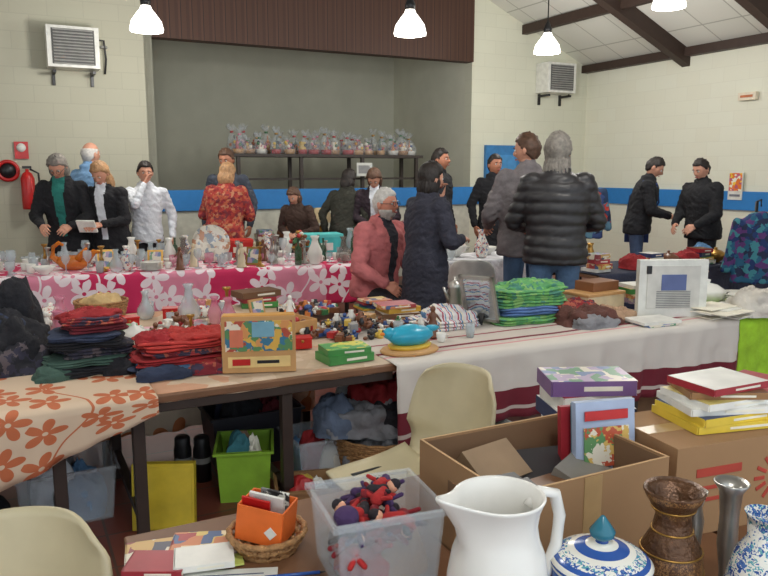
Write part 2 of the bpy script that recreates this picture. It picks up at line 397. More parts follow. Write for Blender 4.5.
    if hold and hands:
        W,d,sx=hands[0 if hold[0]=='r' else 1]; b=B(); c=W+d*.11; b.box(c,hold[1],hold_m or white,rx=.5); b.make('held_'+hold[2],parent=E,bevel=.003)
    return E
hG=mat('hair_grey',(128,122,114),.7,0,.3,40); hD=mat('hair_dark',(34,26,22),.6,0,.3,40); hB=mat('hair_blond',(172,132,92),.6,0,.3,40); hW=mat('hair_white',(206,202,196),.7,0,.2,40); hBr=mat('hair_brown',(88,62,46),.6,0,.3,40)
blk=cloth('black_coat',(30,30,34)); blk2=cloth('black_jacket',(26,26,30)); navy=cloth('charcoal_coat',(50,50,62)); jean=cloth('blue_jeans',(84,112,146)); drk=cloth('dark_trousers',(38,38,44))
puf=mat('puffer_nylon',(44,42,44),.45,0,.15,12); brn=cloth('grey_brown_jacket',(122,116,118)); pinkj=cloth('pink_jacket',(196,112,112)); 
tealS=cloth('teal_shirt',(40,120,110)); whS=cloth('white_shirt',(222,226,232),.06); blS=cloth('blue_shirt',(120,158,196)); shawl=printed('red_shawl_print',[(158,52,44),(176,90,62),(134,38,48),(166,62,54),(116,46,54),(180,124,92)],30,.9)
person('standing_woman',-3.34,7.85,5,1.80,blk,drk,hG,'bob',lean=16,hp=28,inner=tealS,bulk=1.15,lh=(.14,-.36,1.02),rh=(-.14,-.36,1.02),hem=.75,glasses=True)
person('standing_man',-3.38,8.5,150,1.92,blS,drk,hW,'bald',lean=4,lh=(.2,-.25,1.1),bulk=1.05)
person('standing_woman',-2.90,7.9,-8,1.72,blk,drk,hB,'long',lean=14,hp=28,inner=whS,bulk=1.12,lh=(.09,-.36,1.08),rh=(-.1,-.36,1.08),hold=('r',(.2,.02,.14),'book'),hem=.75,seed=3)
person('standing_man',-2.62,8.2,25,1.70,whS,drk,hD,'short',rh=(-.04,-.2,1.50),lean=2,hp=5,seed=4)
person('standing_woman',-1.80,8.35,170,1.70,shawl,drk,hB,'bob',lean=10,hp=20,bulk=1.3,lh=(.14,-.3,1.1),rh=(-.14,-.3,1.1),hem=.7,seed=5)
person('standing_man',-1.87,8.95,-10,1.86,cloth('slate_jacket',(66,72,84)),drk,hBr,'short',hp=15,sk=skin2,seed=6)
person('standing_man',-.49,8.95,160,1.64,cloth('dark_olive_jacket',(50,50,42)),drk,hD,'bob',lean=14,hp=20,bulk=1.1,seed=7)
person('standing_woman',-.08,9.0,-10,1.66,cloth('dark_plum_coat',(52,40,48)),drk,hBr,'bob',lean=16,hp=34,bulk=1.1,lh=(.1,-.3,1.05),rh=(-.1,-.3,1.05),inner=whS,seed=8)
person('standing_woman',-.98,8.9,-20,1.45,cloth('brown_coat',(70,52,44)),drk,hBr,'bob',lean=20,hp=20,bulk=1.1,lh=(.1,-.3,1.05),rh=(-.1,-.3,1.05),seed=9)
person('standing_man',.66,9.0,60,1.86,blk,drk,hD,'short',sk=skin2,bulk=1.1,seed=10)
person('standing_man',1.38,9.4,20,1.80,blk2,drk,hD,'short',bulk=1.08,hem=.55,inner=drk,sk=skin2,seed=11)
person('standing_man',1.28,5.52,172,1.87,puf,jean,hG,'long',bulk=1.24,hem=.86,puffer=True,lh=(.2,-.28,1.08),rh=(-.2,-.28,1.08),hp=2,hy=-18,seed=12)
person('standing_man',1.18,6.14,195,1.90,brn,jean,hBr,'short',bulk=1.28,lh=(.2,-.28,1.05),rh=(-.28,-.1,.95),hp=8,hy=40,seed=13)
person('standing_woman',.31,5.6,120,1.66,navy,drk,hD,'bob',bulk=1.2,hem=.5,lh=(.05,-.19,1.47),rh=(-.14,-.26,1.15),lean=3,hp=6,seed=14,hold=('l',(.02,.06,.12),'phone'),hold_m=dark)
person('seated_man',-.08,6.14,48,1.80,pinkj,drk,hW,'short',lean=8,bulk=1.28,sit=.52,inner=cloth('dark_shirt',(50,48,56)),beard=mat('beard_grey',(190,184,176),.8,0,.2,40),lh=(.2,-.3,1.02),rh=(-.2,-.3,1.02),hp=-4,hy=10,sk=mat('skin_ruddy',(204,136,112),.55,0,.06,20),seed=15,glasses=True)
person('standing_man',3.05,8.95,70,1.78,blk2,cloth('blue_dark_jeans',(60,76,104)),hD,'short',lean=12,hp=24,bulk=1.15,lh=(.14,-.36,1.05),rh=(-.1,-.36,1.05),hold=('r',(.16,.03,.1),'red_box'),hold_m=red,seed=16,bag=cloth('blue_bag',(50,70,120)))
person('standing_man',3.66,8.5,-62,1.74,blk2,drk,hD,'short',lean=6,hp=16,bulk=1.25,lh=(.14,-.3,1.0),rh=(-.16,-.28,1.0),seed=17)
def coatstand(x,y,z,rz,m,n='coat_stand'):
    b=B(); b.loft([ring((0,0,zz),rx,ry,lambda p:p) for zz,rx,ry in ((-.62,.22,.09),(-.3,.2,.1),(-.08,.21,.09),(0,.1,.06),(.03,.05,.045))],m)
    for s in (-1,1): b.cap((s*.18,0,-.08),(s*.27,0,-.5),.06,.045,m)
    me=fuse(b,.014,4)
    for v in me.vertices: v.co+=v.normal*.016*noise.noise(Vector((v.co.x*16,v.co.y*10,v.co.z*4)))
    E=bpy.data.objects.new(n,None); sc.collection.objects.link(E); E.location=(x,y,0); E.rotation_euler=(0,0,math.radians(rz))
    o=obj('hanging_jacket',me,E,[m]); o.location=(0,0,z)
    b=B(); b.tube([(0,.12,.02),(0,.12,z+.12)],.015,dark); b.tube([(0,.12,z+.12),(0,0,z+.14),(0,-.01,z+.08)],.008,dark)
    for a in range(4): b.tube([(0,.12,.12),(.22*math.cos(a*1.57),.12+.22*math.sin(a*1.57),.012)],.012,dark)
    b.make('stand',parent=E)
coatstand(2.42,8.9,1.42,0,printed('patchwork_jacket',[(60,80,130),(40,60,90),(180,60,50),(90,130,150),(30,36,60)],12,.9))
coatstand(3.42,6.75,1.2,-10,printed('teal_print_jacket',[(30,90,120),(24,50,100),(60,130,140),(90,50,110),(30,40,70)],20,.8))

# ---------------- room
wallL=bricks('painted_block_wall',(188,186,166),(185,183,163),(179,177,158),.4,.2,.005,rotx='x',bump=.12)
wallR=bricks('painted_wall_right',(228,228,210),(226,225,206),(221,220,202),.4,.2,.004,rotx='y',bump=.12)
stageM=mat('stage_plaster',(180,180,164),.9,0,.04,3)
floorM=bricks('red_floor_tiles',(134,72,56),(118,62,50),(92,70,60),.3,.3,.006,rough=.45,off=0,bump=.2)
wood=stripes('dark_vertical_cladding',[(0,(30,18,12)),(.06,(74,46,32)),(.5,(66,40,28)),(.8,(80,50,36))],7,0,'Object',.6)
ceilM=bricks('ceiling_panels',(216,216,206),(212,212,202),(170,170,160),1.2,.6,.01,off=0)
beamM=mat('dark_beam',(58,42,34),.6)
blue=mat('blue_band_paint',(44,126,196),.6,0,.05)
def ceil(u): return 3.3+.44*(8.88-u) if u>2.49 else 3.3+.44*(u+3.9)
b=B(); b.box((2.5,4.0,-.05),(12.9,12.2,.1),floorM); b.make('floor',rz=R)
b=B()
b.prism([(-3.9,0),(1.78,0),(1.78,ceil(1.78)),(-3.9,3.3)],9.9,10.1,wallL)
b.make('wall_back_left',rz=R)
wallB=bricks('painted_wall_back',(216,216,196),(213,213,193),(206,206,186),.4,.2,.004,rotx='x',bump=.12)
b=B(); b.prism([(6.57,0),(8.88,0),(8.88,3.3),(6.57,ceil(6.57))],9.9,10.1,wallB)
b.box((4.175,10.0,.54),(4.79,.2,1.08),mat('stage_front_paint',(196,196,182),.8))
b.make('wall_back',rz=R)
b=B(); b.prism([(1.78,3.25),(6.57,3.25),(6.57,ceil(6.57)),(2.49,6.11),(1.78,ceil(1.78))],9.86,10.06,wood); b.make('trim_cladding',rz=R)
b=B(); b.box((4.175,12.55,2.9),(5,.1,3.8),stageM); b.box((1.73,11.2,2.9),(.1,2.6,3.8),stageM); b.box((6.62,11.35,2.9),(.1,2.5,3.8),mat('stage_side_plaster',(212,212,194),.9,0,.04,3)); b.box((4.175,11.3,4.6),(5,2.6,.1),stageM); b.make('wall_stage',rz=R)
b=B(); b.box((4.175,11.25,1.03),(4.79,2.4,.1),mat('stage_boards',(120,96,70),.5)); b.make('stage_floor',rz=R)
b=B(); b.box((5.33,9.885,1.215),(7.1,.05,.27),blue); b.box((8.865,5.5,1.2),(.05,8.7,.25),blue); b.make('trim_1',rz=R)
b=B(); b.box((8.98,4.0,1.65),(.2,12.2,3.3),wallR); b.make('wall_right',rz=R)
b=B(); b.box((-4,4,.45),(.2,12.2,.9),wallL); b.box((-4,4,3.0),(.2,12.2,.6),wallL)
for v in (-1.6,1.2,4.0,6.8,9.5): b.box((-4,v,1.8),(.2,.8,1.8),wallL)
b.make('wall_left',rz=R)
frM=mat('white_frame',(225,225,220),.4)
for i,v in enumerate((-.2,2.6,5.4,8.15)):
    b=B()
    for dv in (-.98,0,.98): b.box((-4,v+dv,1.8),(.06,.05,1.78),frM)
    for z in (.93,2.67): b.box((-4,v,z),(.06,1.95,.05),frM)
    b.make('window_%d'%(i+1),rz=R)
b=B()
for (u0,u1) in ((2.49,8.88),(-3.9,2.49)):
    b.prism([(u0,ceil(u0+1e-6) if u0>0 else 3.3),(u1,ceil(u1)),(u1,ceil(u1)+.1),(u0,(ceil(u0+1e-6) if u0>0 else 3.3)+.1)],-2.1,9.95,ceilM)
b.make('ceiling',rz=R)
b=B()
for v in (7.85,6.15,4.4,2.6,.8):
    b.prism([(8.88,3.3),(2.49,6.11),(2.49,5.86),(8.88,3.08)],v-.07,v+.07,beamM)
    b.prism([(-3.9,3.3),(2.49,6.11),(2.49,5.86),(-3.9,3.08)],v-.07,v+.07,beamM)
for u in (7.55,5.9,4.2): b.box((u,3.9,ceil(u)-.08),(.1,12,.14),beamM)
b.box((8.82,3.9,3.27),(.14,12,.12),beamM)
b.make('trim_ceiling_beams',rz=R)
b=B(); b.box((7.15,9.865,1.0),(.66,.06,2.0),mat('blue_door_paint',(52,120,176),.5)); b.box((7.15,9.83,1.0),(.5,.02,1.7),mat('blue_door_panel',(70,140,196),.5)); b.box((7.38,9.81,1.0),(.1,.04,.03),frM); b.make('door_1',rz=R)
def heater(u,z):
    b=B(); b.box((0,-.18,0),(.66,.34,.54),white)
    b.box((0,-.352,0),(.54,.01,.46),mat('grille_recess',(90,90,88)))
    for k in range(12): b.box((.0,-.36,-.22+.04*k),(.5,.02,.018),grill,rx=.5)
    for x in (-.25,.25): b.box((x,-.16,-.32),(.04,.3,.04),dark); b.box((x,-.02,-.38),(.04,.04,.2),dark)
    b.tube([(.33,-.1,.15),(.42,-.1,.15),(.44,-.1,-.1),(.42,-.06,-.3)],.015,dark)
    b.lathe([(.001,0),(.05,0),(.05,.03),(.001,.03)],(.42,-.06,.05),grill,12)
    o=b.make('wall_heater',(*UV(u,9.9),z),R,bevel=.01); o.scale=(.86,.9,.86)
heater(.84,3.02); heater(8.08,3.07)
b=B(); b.lathe([(.001,0),(.07,0),(.075,.02),(.075,.36),(.05,.42),(.02,.44),(.02,.47),(.001,.47)],(0,-.1,0),red,20); b.box((0,-.1,.49),(.1,.03,.03),dark); b.tube([(.03,-.1,.47),(.12,-.1,.42),(.13,-.1,.2),(.1,-.1,.1)],.012,dark); b.box((0,-.02,.3),(.1,.03,.05),dark); b.make('fire_extinguisher',(*UV(.26,9.85),1.15),R)
b=B(); b.box((0,-.01,0),(.15,.015,.2),red); b.lathe([(.001,0),(.05,0),(.05,.006),(.001,.006)],(0,-.02,.03),white,20,Matrix.Rotation(math.pi/2,4,'X')); b.make('fire_sign',(*UV(.22,9.89),1.84),R)
b=B(); MX=Matrix.Rotation(math.pi/2,4,'X'); b.lathe([(.09,0),(.125,0),(.13,.03),(.125,.06),(.09,.06),(.085,.03),(.09,0)],(0,0,0),red,24,MX); b.lathe([(.001,.01),(.09,.01),(.09,.05),(.001,.05)],(0,0,0),dark,16,MX); b.make('fire_hose_reel',(*UV(.06,9.88),1.6),R)
b=B(); b.box((-.03,0,0),(.06,.26,.1),mat('exit_sign_face',(226,214,190),.4)); b.box((-.065,0,0),(.01,.18,.03),mat('exit_letters',(190,110,70))); b.make('exit_sign',(*UV(8.86,6.76),2.57),R)
b=B(); b.box((-.01,0,0),(.01,.22,.38),white); b.box((-.018,0,.05),(.006,.19,.24),printed('poster_print',[(240,200,60),(230,120,40),(190,90,120),(240,240,220)],24)); b.box((-.018,0,-.13),(.006,.16,.03),mat('poster_text',(120,120,130))); b.make('poster',(*UV(8.84,6.85),1.40),R)
b=B(); b.box((0,-.01,0),(.26,.01,.2),white); b.box((0,-.016,.0),(.2,.004,.12),mat('notice_text',(150,150,150))); b.make('notice_sheet',(*UV(4.9,10.28),1.62),R)
bulb=mat('opal_glass_lit',(255,250,240),.3,emit=3.0,var=0)
def lamp(x,y,z,en=45):
    u=x*CR+y*SR; zc=ceil(u)-z
    b=B(); b.lathe([(.165,0),(.17,.02),(.15,.1),(.1,.17),(.06,.22),(.05,.25)],(0,0,-.12),bulb,28); b.lathe([(.001,.25),(.05,.25),(.055,.3),(.03,.36),(.008,.4),(.008,zc+.12)],(0,0,-.12),dark,12)
    b.lathe([(.001,0),(.165,.0)],(0,0,-.12),bulb,28)
    b.make('pendant_lamp',(x,y,z))
    l=bpy.data.lights.new('pendant_light','POINT'); l.energy=en; l.color=(1,.97,.92); l.shadow_soft_size=.15
    o=bpy.data.objects.new('pendant_light',l); sc.collection.objects.link(o); o.location=(x,y,z-.32)
for p in ((-2.43,7.9,3.13),(.27,8,3.11),(2.08,9.8,3.2),(2.94,8,3.38)): lamp(*p,en=62)
for p in ((-1.5,3.6,3.3),(1.6,4.3,3.3),(.4,.2,3.3)): lamp(*p,en=60)  # unseen pendants above the frame, added to brighten the near half of the hall

# ---------------- tables
twood=mat('table_top_laminate',(120,84,58),.5,0,.15,5); tleg=mat('table_leg_brown',(54,42,36),.5)
def table(u0,u1,v0,v1,z=T,top=twood,name='folding_table',inset=.12,legs=None):
    w=u1-u0;d=v1-v0; b=B(); b.box((w/2,d/2,z-.015),(w,d,.03),top); b.box((w/2,.03,z-.05),(w-.1,.03,.05),tleg); b.box((w/2,d-.03,z-.05),(w-.1,.03,.05),tleg)
    for x in (legs or (inset,w-inset)):
        for y in (.06,d-.06): b.box((x,y,(z-.03)/2),(.05,.05,z-.03),tleg)
        b.box((x,d/2,.14),(.04,d-.15,.04),tleg)
    return b.make(name,(*UV(u0,v0),0),R,bevel=.004)
table(-1.5,.24,3.05,4.0); table(.28,1.66,3.05,4.0,legs=(.15,.8)); table(-1.5,.24,4.02,4.97); table(.28,1.66,4.02,4.97)
table(1.7,3.1,3.05,4.0); table(3.12,4.52,3.05,4.0)
table(4.6,5.9,4.9,5.6); table(5.92,7.2,4.9,5.6); table(3.9,5.2,6.3,6.9); table(2.7,5.4,8.65,9.25)
table(.2,1.5,.62,1.79,z=TN); table(1.52,2.9,.62,1.79,z=TN)
def tcloth(name,org,rz,w,d,drop,m,z=T,fold=.03,nx=120,hemf=None,over=.012):
    b=B(); L=d+drop; ny=40
    def fn(i,j):
        x=i*w; q=j*L
        if q<d: y=d-q; zz=z+over+.003*noise.noise(Vector((x*4,q*4,1)))
        else:
            k=(q-d)
            if hemf: k*=hemf(i)
            y=-.015-fold*(k/drop)*(math.sin(x*17+1.3*math.sin(x*5))+.6*math.sin(x*41+k*3))*.5-fold*.6-.012*noise.noise(Vector((x*8,k*14,2)))*min(1,k*10); zz=z+over-k
        return (x,y,zz)
    b.grid(fn,nx,ny,m,uvf=lambda i,j:(i*w,j*L))
    return b.make(name,(org[0],org[1],0),rz,solid=.004)
pinkM=flower('pink_flower_cloth',(205,40,92),(226,140,164),(246,232,236),3.8,.9,petR=.52)
PA=(-3.4,6.2); PR=math.radians(18.5); pc,ps=math.cos(PR),math.sin(PR)
def PT(a,d): return (PA[0]+a*pc-d*ps, PA[1]+a*ps+d*pc)
for a0,a1 in ((-.3,1.62),(1.66,3.6)):
    for d0 in (0,.58):
        b=B(); w=a1-a0; b.box((w/2,.28,T-.015),(w,.56,.03),twood)
        for x in (.1,w-.1):
            for y in (.05,.51): b.box((x,y,.325),(.04,.04,.65),tleg)
        b.make('folding_table',(*PT(a0,d0),0),PR)
tcloth('pink_flowered_tablecloth',PT(-.35,0),PR,4.0,1.16,.37,pinkM,fold=.02,nx=160)
striM=stripes('striped_tablecloth_fabric',[(0,(206,196,186)),(.44,(150,60,70)),(.455,(206,196,186)),(.56,(120,30,46)),(.585,(206,196,186)),(.62,(208,150,150)),(.635,(212,204,194)),(.86,(112,30,44)),(.94,(190,176,166)),(.955,(112,30,44))],.72,1)
tcloth('striped_tablecloth',UV(1.6,3.05),R,2.4,.96,.42,striM,fold=.05,hemf=lambda i:1-.12*math.sin(i*4))
tcloth('lime_green_cloth',UV(4.02,3.05),R,.5,.96,.5,cloth('lime_cloth',(160,205,50)),fold=.03,nx=30)
orM=flower('orange_rose_cloth',(206,178,150),(212,188,162),(190,104,66),5.2,.5,petR=.44,stem=.012)
tcloth('rose_patterned_cloth',UV(-1.5,3.05),R,2.0,1.9,.35,orM,fold=.05,hemf=lambda i:1-max(0,(i-.62))*2.1 if i>.62 else 1.0)
tcloth('cream_cloth',UV(.5,3.08),R,1.15,1.85,.04,printed('cream_patterned_cloth',[(198,176,150),(204,182,158),(190,166,140),(196,150,120)],9,.85),fold=.01,nx=40,over=.008)
tcloth('peach_hanging_cloth',UV(.3,4.1),R,1.3,.3,.42,flower('peach_cloth',(226,206,180),(236,190,160),(214,130,80),3,.7),z=T-.1,nx=50,fold=.05)
tcloth('white_lace_cloth',UV(3.85,6.3),R,1.4,.62,.3,cloth('white_cloth',(210,210,214)),fold=.03,nx=60)
tcloth('dark_table_cover',UV(4.6,4.9),R,2.6,.7,.3,cloth('navy_cloth',(52,56,74)),fold=.03,nx=60)
# ---------------- chairs
def plchair(x,y,rz,m,name='plastic_chair',s=1):
    b=B()
    def fn(i,j):
        xx=(i*2-1); 
        if j<.5:
            k=j/.5; w=.2+.01*k; yy=-.21+.38*k; z=.45-.025*math.sin(k*3)+.035*abs(xx)**3+(-.03*(1-k)**4); return (xx*w,yy,z)
        k=(j-.5)/.5; w=.21-.035*k**3
        bend=min(1,k*4); yy=.17+.05*math.sin(bend*math.pi/2)+.08*k-.09*xx*xx*min(1,k*3); z=.425+.02*abs(xx)**3+.40*k-.06*abs(xx)**4*k**3
        return (xx*w*(1-.12*max(0,k-.85)/.15),yy,z)
    b.grid(fn,16,36,m)
    o=b.make('shell'); o.modifiers.new('s','SOLIDIFY').thickness=.012
    E=bpy.data.objects.new(name,None); sc.collection.objects.link(E); o.parent=E
    b=B()
    for sx in (-1,1):
        b.tube([(sx*.15,-.14,.43),(sx*.2,-.2,.01)],.013,dark); b.tube([(sx*.15,.14,.42),(sx*.2,.22,.01)],.013,dark)
        b.tube([(sx*.15,-.14,.43),(sx*.15,.14,.42)],.012,dark)
    b.make('legs',parent=E); E.location=(x,y,0); E.rotation_euler=(0,0,math.radians(rz)); E.scale=(s,s,1); return E
beige=mat('beige_plastic',(196,184,150),.4,0,.04)
plchair(.10,2.68,-52,beige,s=1.12); plchair(-.80,1.32,4,beige,s=1.02); plchair(.82,6.75,170,mat('white_plastic',(205,205,198),.4))
b=B(); b.lathe([(.001,0),(.17,0),(.18,.02),(.17,.04),(.001,.04)],(0,0,.46),twood,24)
for k in range(4):
    a=k*1.57+.78; b.tube([(.12*math.cos(a),.12*math.sin(a),.46),(.18*math.cos(a),.18*math.sin(a),.01)],.015,twood)
b.make('wooden_stool',(-.08,6.14,0))

# ---------------- front row objects
random.seed(4)
def cl(c,n): return cloth(n,c)
blkC=cl((28,28,34),'cloth_black'); redC=cl((150,36,40),'cloth_red'); dred=cl((108,34,44),'cloth_maroon'); nvC=cl((44,54,78),'cloth_navy'); grC=cl((128,128,132),'cloth_grey'); gnC=cl((62,88,78),'cloth_green'); tnC=cl((160,130,104),'cloth_tan'); bluC=cl((90,130,170),'cloth_blue')
pat1=printed('patterned_fabric_red',[(150,44,46),(120,34,44),(170,90,70),(60,50,70)],30,.9); pat2=printed('patterned_fabric_dark',[(34,34,42),(52,50,66),(40,40,46),(90,80,84)],34,.9)
b=B(); b.rumple((0,0,0),.2,.22,.22,blkC,3,12,.5); b.rumple((.04,.12,0),.16,.16,.32,blkC,5,12,.6); b.rumple((.06,-.12,0),.16,.12,.12,pat2,6,14,.5); b.rumple((-.02,.0,.16),.13,.14,.08,nvC,8,14,.5); b.make('black_jacket_pile',(-1.80,3.38,T+.014),R)
b=B(); z=0
for i,(m,h) in enumerate(((blkC,.045),(gnC,.03),(pat2,.04),(blkC,.035),(nvC,.03),(dred,.04),(pat1,.03))):
    b.slab((random.uniform(-.03,.03),random.uniform(-.02,.02),z),.36-.02*i,.29-.01*i,h,m,i,random.uniform(-.25,.25),.14); z+=h*1.02
b.rumple((.01,0,z-.02),.13,.1,.035,redC,14,14,.6); b.rumple((.15,-.12,0),.11,.07,.06,blkC,16,14,.6); b.rumple((-.16,-.12,0),.09,.06,.05,gnC,17,14,.6)
b.make('folded_clothes_pile',(-1.36,3.34,T+.014),R)
b=B(); z=0
for i,(m,h) in enumerate(((nvC,.03),(bluC,.02),(redC,.035),(pat1,.025),(cl((176,50,44),'cloth_scarlet'),.035))):
    b.slab((random.uniform(-.03,.03),0,z),.46-.025*i,.3-.01*i,h,m,i+9,random.uniform(-.2,.2),.17); z+=h
b.rumple((.06,.02,z-.02),.15,.11,.04,MC['cloth_scarlet'],4,13,.6); b.rumple((-.11,.03,z-.02),.1,.1,.04,redC,7,14,.6); b.rumple((.14,-.13,0),.14,.06,.05,pat1,8,14,.6); b.rumple((-.12,-.14,0),.12,.06,.045,nvC,9,14,.6)
b.make('red_sweater_pile',(-.93,3.36,T+.014),R)
boxW=mat('pale_wood',(196,150,96),.5,0,.1,8)
gameP=printed('game_box_print',[(60,120,150),(220,176,80),(180,80,60),(90,140,90),(230,220,200),(216,150,90)],30,.35)
b=B(); b.box((0,0,.13),(.33,.07,.26),boxW); b.box((0,-.037,.17),(.30,.004,.14),gameP); b.box((0,-.037,.05),(.28,.004,.05),mat('game_label',(226,196,130),.5)); b.box((0,0,.262),(.32,.06,.006),mat('game_lid',(206,150,70),.5)); b.box((-.165,0,.13),(.004,.06,.2),gameP)
b.box((.02,-.0395,.2),(.1,.003,.07),mat('game_picture',(120,170,190),.4)); b.box((-.1,-.0395,.16),(.06,.003,.08),mat('game_picture_b',(214,120,90),.4))
b.box((-.08,-.039,.05),(.08,.003,.03),red); b.box((.04,-.039,.05),(.1,.003,.015),dark)
b.make('board_game_box',(-.57,3.30,T+.014),math.radians(8),bevel=.003)
gnB=mat('green_cover',(70,140,70),.4); pg=mat('paper_pages',(232,226,208),.8)
def book(b,c,d,m,rz=0,sp=None):
    M=Matrix.Translation(c)@Matrix.Rotation(rz,4,'Z'); x,y,z=d
    b.box((0.004,0,0),(x-.008,y-.008,z-.006),pg,M=M); b.box((0,0,z/2-.0015),(x,y,.003),m,M=M); b.box((0,0,-z/2+.0015),(x,y,.003),m,M=M); b.box((-x/2,0,0),(.003,y,z),sp or m,M=M); b.box((0,-y/2,0),(x*.98,.003,z*.98),sp or m,M=M)
    b.box((x*.1,-y/2-.002,0),(x*.45,.001,z*.3),pg if (sp or m)!=pg else dark,M=M)
b=B(); book(b,(0,0,.02),(.24,.16,.04),gnB,.05); book(b,(0,0,.055),(.22,.15,.03),printed('green_print',[(70,150,80),(120,180,80),(210,200,80)],30,block=True),-.08,gnB); b.make('green_book_stack',(-.19,3.5,T+.014),R)
tq=mat('turquoise_plastic',(40,160,190),.3)
b=B(); b.lathe([(.001,0),(.15,0),(.16,.012),(.15,.022),(.001,.022)],(0,0,0),boxW,32,sy=.7); b.lathe([(.001,.022),(.11,.022),(.12,.04),(.001,.04)],(0,0,0),mat('yellow_plastic',(222,186,70),.4),28,sy=.65)
b.lathe([(.001,.04),(.09,.045),(.13,.08),(.125,.1),(.09,.125),(.03,.14),(.001,.142)],(0,0,0),tq,28,sy=.62); b.ell((-.115,0,.105),(.035,.03,.03),tq); b.ell((.125,0,.11),(.045,.02,.018),tq); b.ell((-.15,0,.105),(.018,.012,.008),mat('orange_beak',(230,130,40)))
b.make('blue_duck_toy',(.13,3.66,T+.014),R)
def heap(name,loc,rx,ry,n,cols,size=.03,rz=R,h=.08):
    b=B()
    for i in range(n):
        a=random.uniform(0,6.28); q=math.sqrt(random.random()); x=rx*q*math.cos(a); y=ry*q*math.sin(a); z=h*(1-q)*random.random(); s=size*random.uniform(.6,1.3); m=random.choice(cols); k=random.random()
        if k<.2: b.ell((x,y,z+s*.5),(s*.7,s*.5,s*.5),m,10,7)
        elif k<.5: b.box((x,y,z+s*.4),(s*1.8,s,s*.8),m,rz=a)
        elif k<.7: b.lathe([(.001,0),(s*.5,0),(s*.6,s*.6),(s*.3,s),(s*.35,s*1.3),(.001,s*1.3)],(x,y,z),m,12)
        else: b.ell((x,y,z+s*.4),(s*.5,s*.4,s*.4),m,8,6); b.ell((x,y,z+s),(s*.3,s*.3,s*.3),m,8,6); b.tube([(x-s*.6,y,z+s*.7),(x,y,z+s*.5),(x+s*.6,y,z+s*.7)],s*.13,m,6)
    return b.make(name,loc,rz)
TC=[mat('toy_%d'%i,c,.4) for i,c in enumerate(((176,44,46),(50,80,136),(214,180,80),(66,116,72),(222,218,208),(120,74,48),(206,124,146),(34,34,38),(210,124,60),(150,150,150)))]
heap('small_toy_heap',(-.2,4.12,T+.014),.26,.24,110,[TC[0],TC[1],TC[5],TC[5],TC[7],TC[4],TC[9],TC[2],TC[5],TC[7]],.035); heap('small_toy_heap',(.12,4.12,T+.014),.14,.2,60,[TC[3],TC[1],TC[5],TC[7],TC[4],TC[5]],.03)
heap('trinket_heap',(-.5,4.72,T+.014),.2,.16,60,TC,.035)
heap('doll_clothes_heap',(-1.15,4.1,T+.014),.2,.12,40,[TC[0],TC[4],TC[6],TC[5]],.04)
wick=mat('wicker',(168,124,78),.7,0,.3,60,.6,80)
def basket(name,loc,r0,r1,h,m=wick,rz=0,sy=1,handle=False,fill=None):
    b=B()
    n=int(h/.012)
    for k in range(n):
        f=k/max(1,n-1); r=r0+(r1-r0)*f; z=.006+h*f
        b.tube([(r*(1+.02*((-1)**(i+k)))*math.cos(i*math.pi/18),sy*r*(1+.02*((-1)**(i+k)))*math.sin(i*math.pi/18),z) for i in range(37)],.0075,m,6)
    for i in range(18): a=i*math.pi/9; b.tube([(r0*math.cos(a),sy*r0*math.sin(a),0.006),(r1*math.cos(a),sy*r1*math.sin(a),h)],.005,m,6)
    b.lathe([(.001,.004),(r0,.004),(r0,.012),(.001,.012)],(0,0,0),m,28,sy=sy)
    if fill: b.rumple((0,0,.02),r1*.85,r1*.85*sy,h*1.05,fill,5,12,.5,sq=2)
    return b.make(name,loc,rz)
basket('wicker_basket',(-1.70,4.38,T+.014),.12,.15,.13,fill=cl((200,170,120),'straw'))
WINE=[(.001,0),(.035,0),(.034,.004),(.005,.012),(.005,.075),(.02,.09),(.036,.12),(.037,.145),(.031,.175)]
VASE=[(.001,0),(.04,0),(.045,.01),(.06,.07),(.062,.11),(.03,.18),(.025,.21),(.04,.24),(.036,.24),(.022,.21),(.001,.2)]
BOWL=[(.001,0),(.035,0),(.035,.01),(.07,.035),(.095,.07),(.09,.07),(.06,.035),(.001,.02)]
BOT=[(.001,0),(.036,0),(.038,.01),(.038,.15),(.03,.18),(.013,.2),(.012,.26),(.015,.262),(.015,.28),(.001,.28)]
CUP=[(.001,0),(.025,0),(.03,.01),(.04,.07),(.037,.07),(.028,.015),(.001,.01)]
CARAF=[(.001,0),(.05,0),(.07,.04),(.07,.08),(.03,.15),(.022,.2),(.035,.23),(.031,.23),(.018,.2),(.025,.15),(.001,.1)]
CAND=[(.001,0),(.05,0),(.05,.01),(.015,.03),(.012,.08),(.022,.1),(.01,.13),(.012,.2),(.03,.22),(.03,.23),(.001,.23)]
TEAP=[(.001,0),(.05,0),(.08,.03),(.09,.07),(.075,.11),(.04,.13),(.04,.135),(.012,.145),(.016,.16),(.001,.17)]
PLATE=[(.001,0),(.06,0),(.07,.006),(.12,.02),(.12,.024),(.07,.012),(.001,.008)]
GOB=[(.001,0),(.03,0),(.03,.004),(.008,.012),(.008,.03),(.034,.05),(.038,.11),(.036,.11)]
TUM=[(.001,0),(.028,0),(.036,.1),(.034,.1),(.027,.008),(.001,.006)]
def glassm(n,c,a=.42): return mat(n,c,.04,0,.05,alpha=a)
g1=glassm('clear_glass',(196,208,212),.4); g2=glassm('amber_glass',(214,120,30),.75); g3=glassm('pink_glass',(214,130,156),.5); g4=glassm('green_glass',(50,90,60),.7); g5=glassm('smoky_glass',(120,112,104),.45)
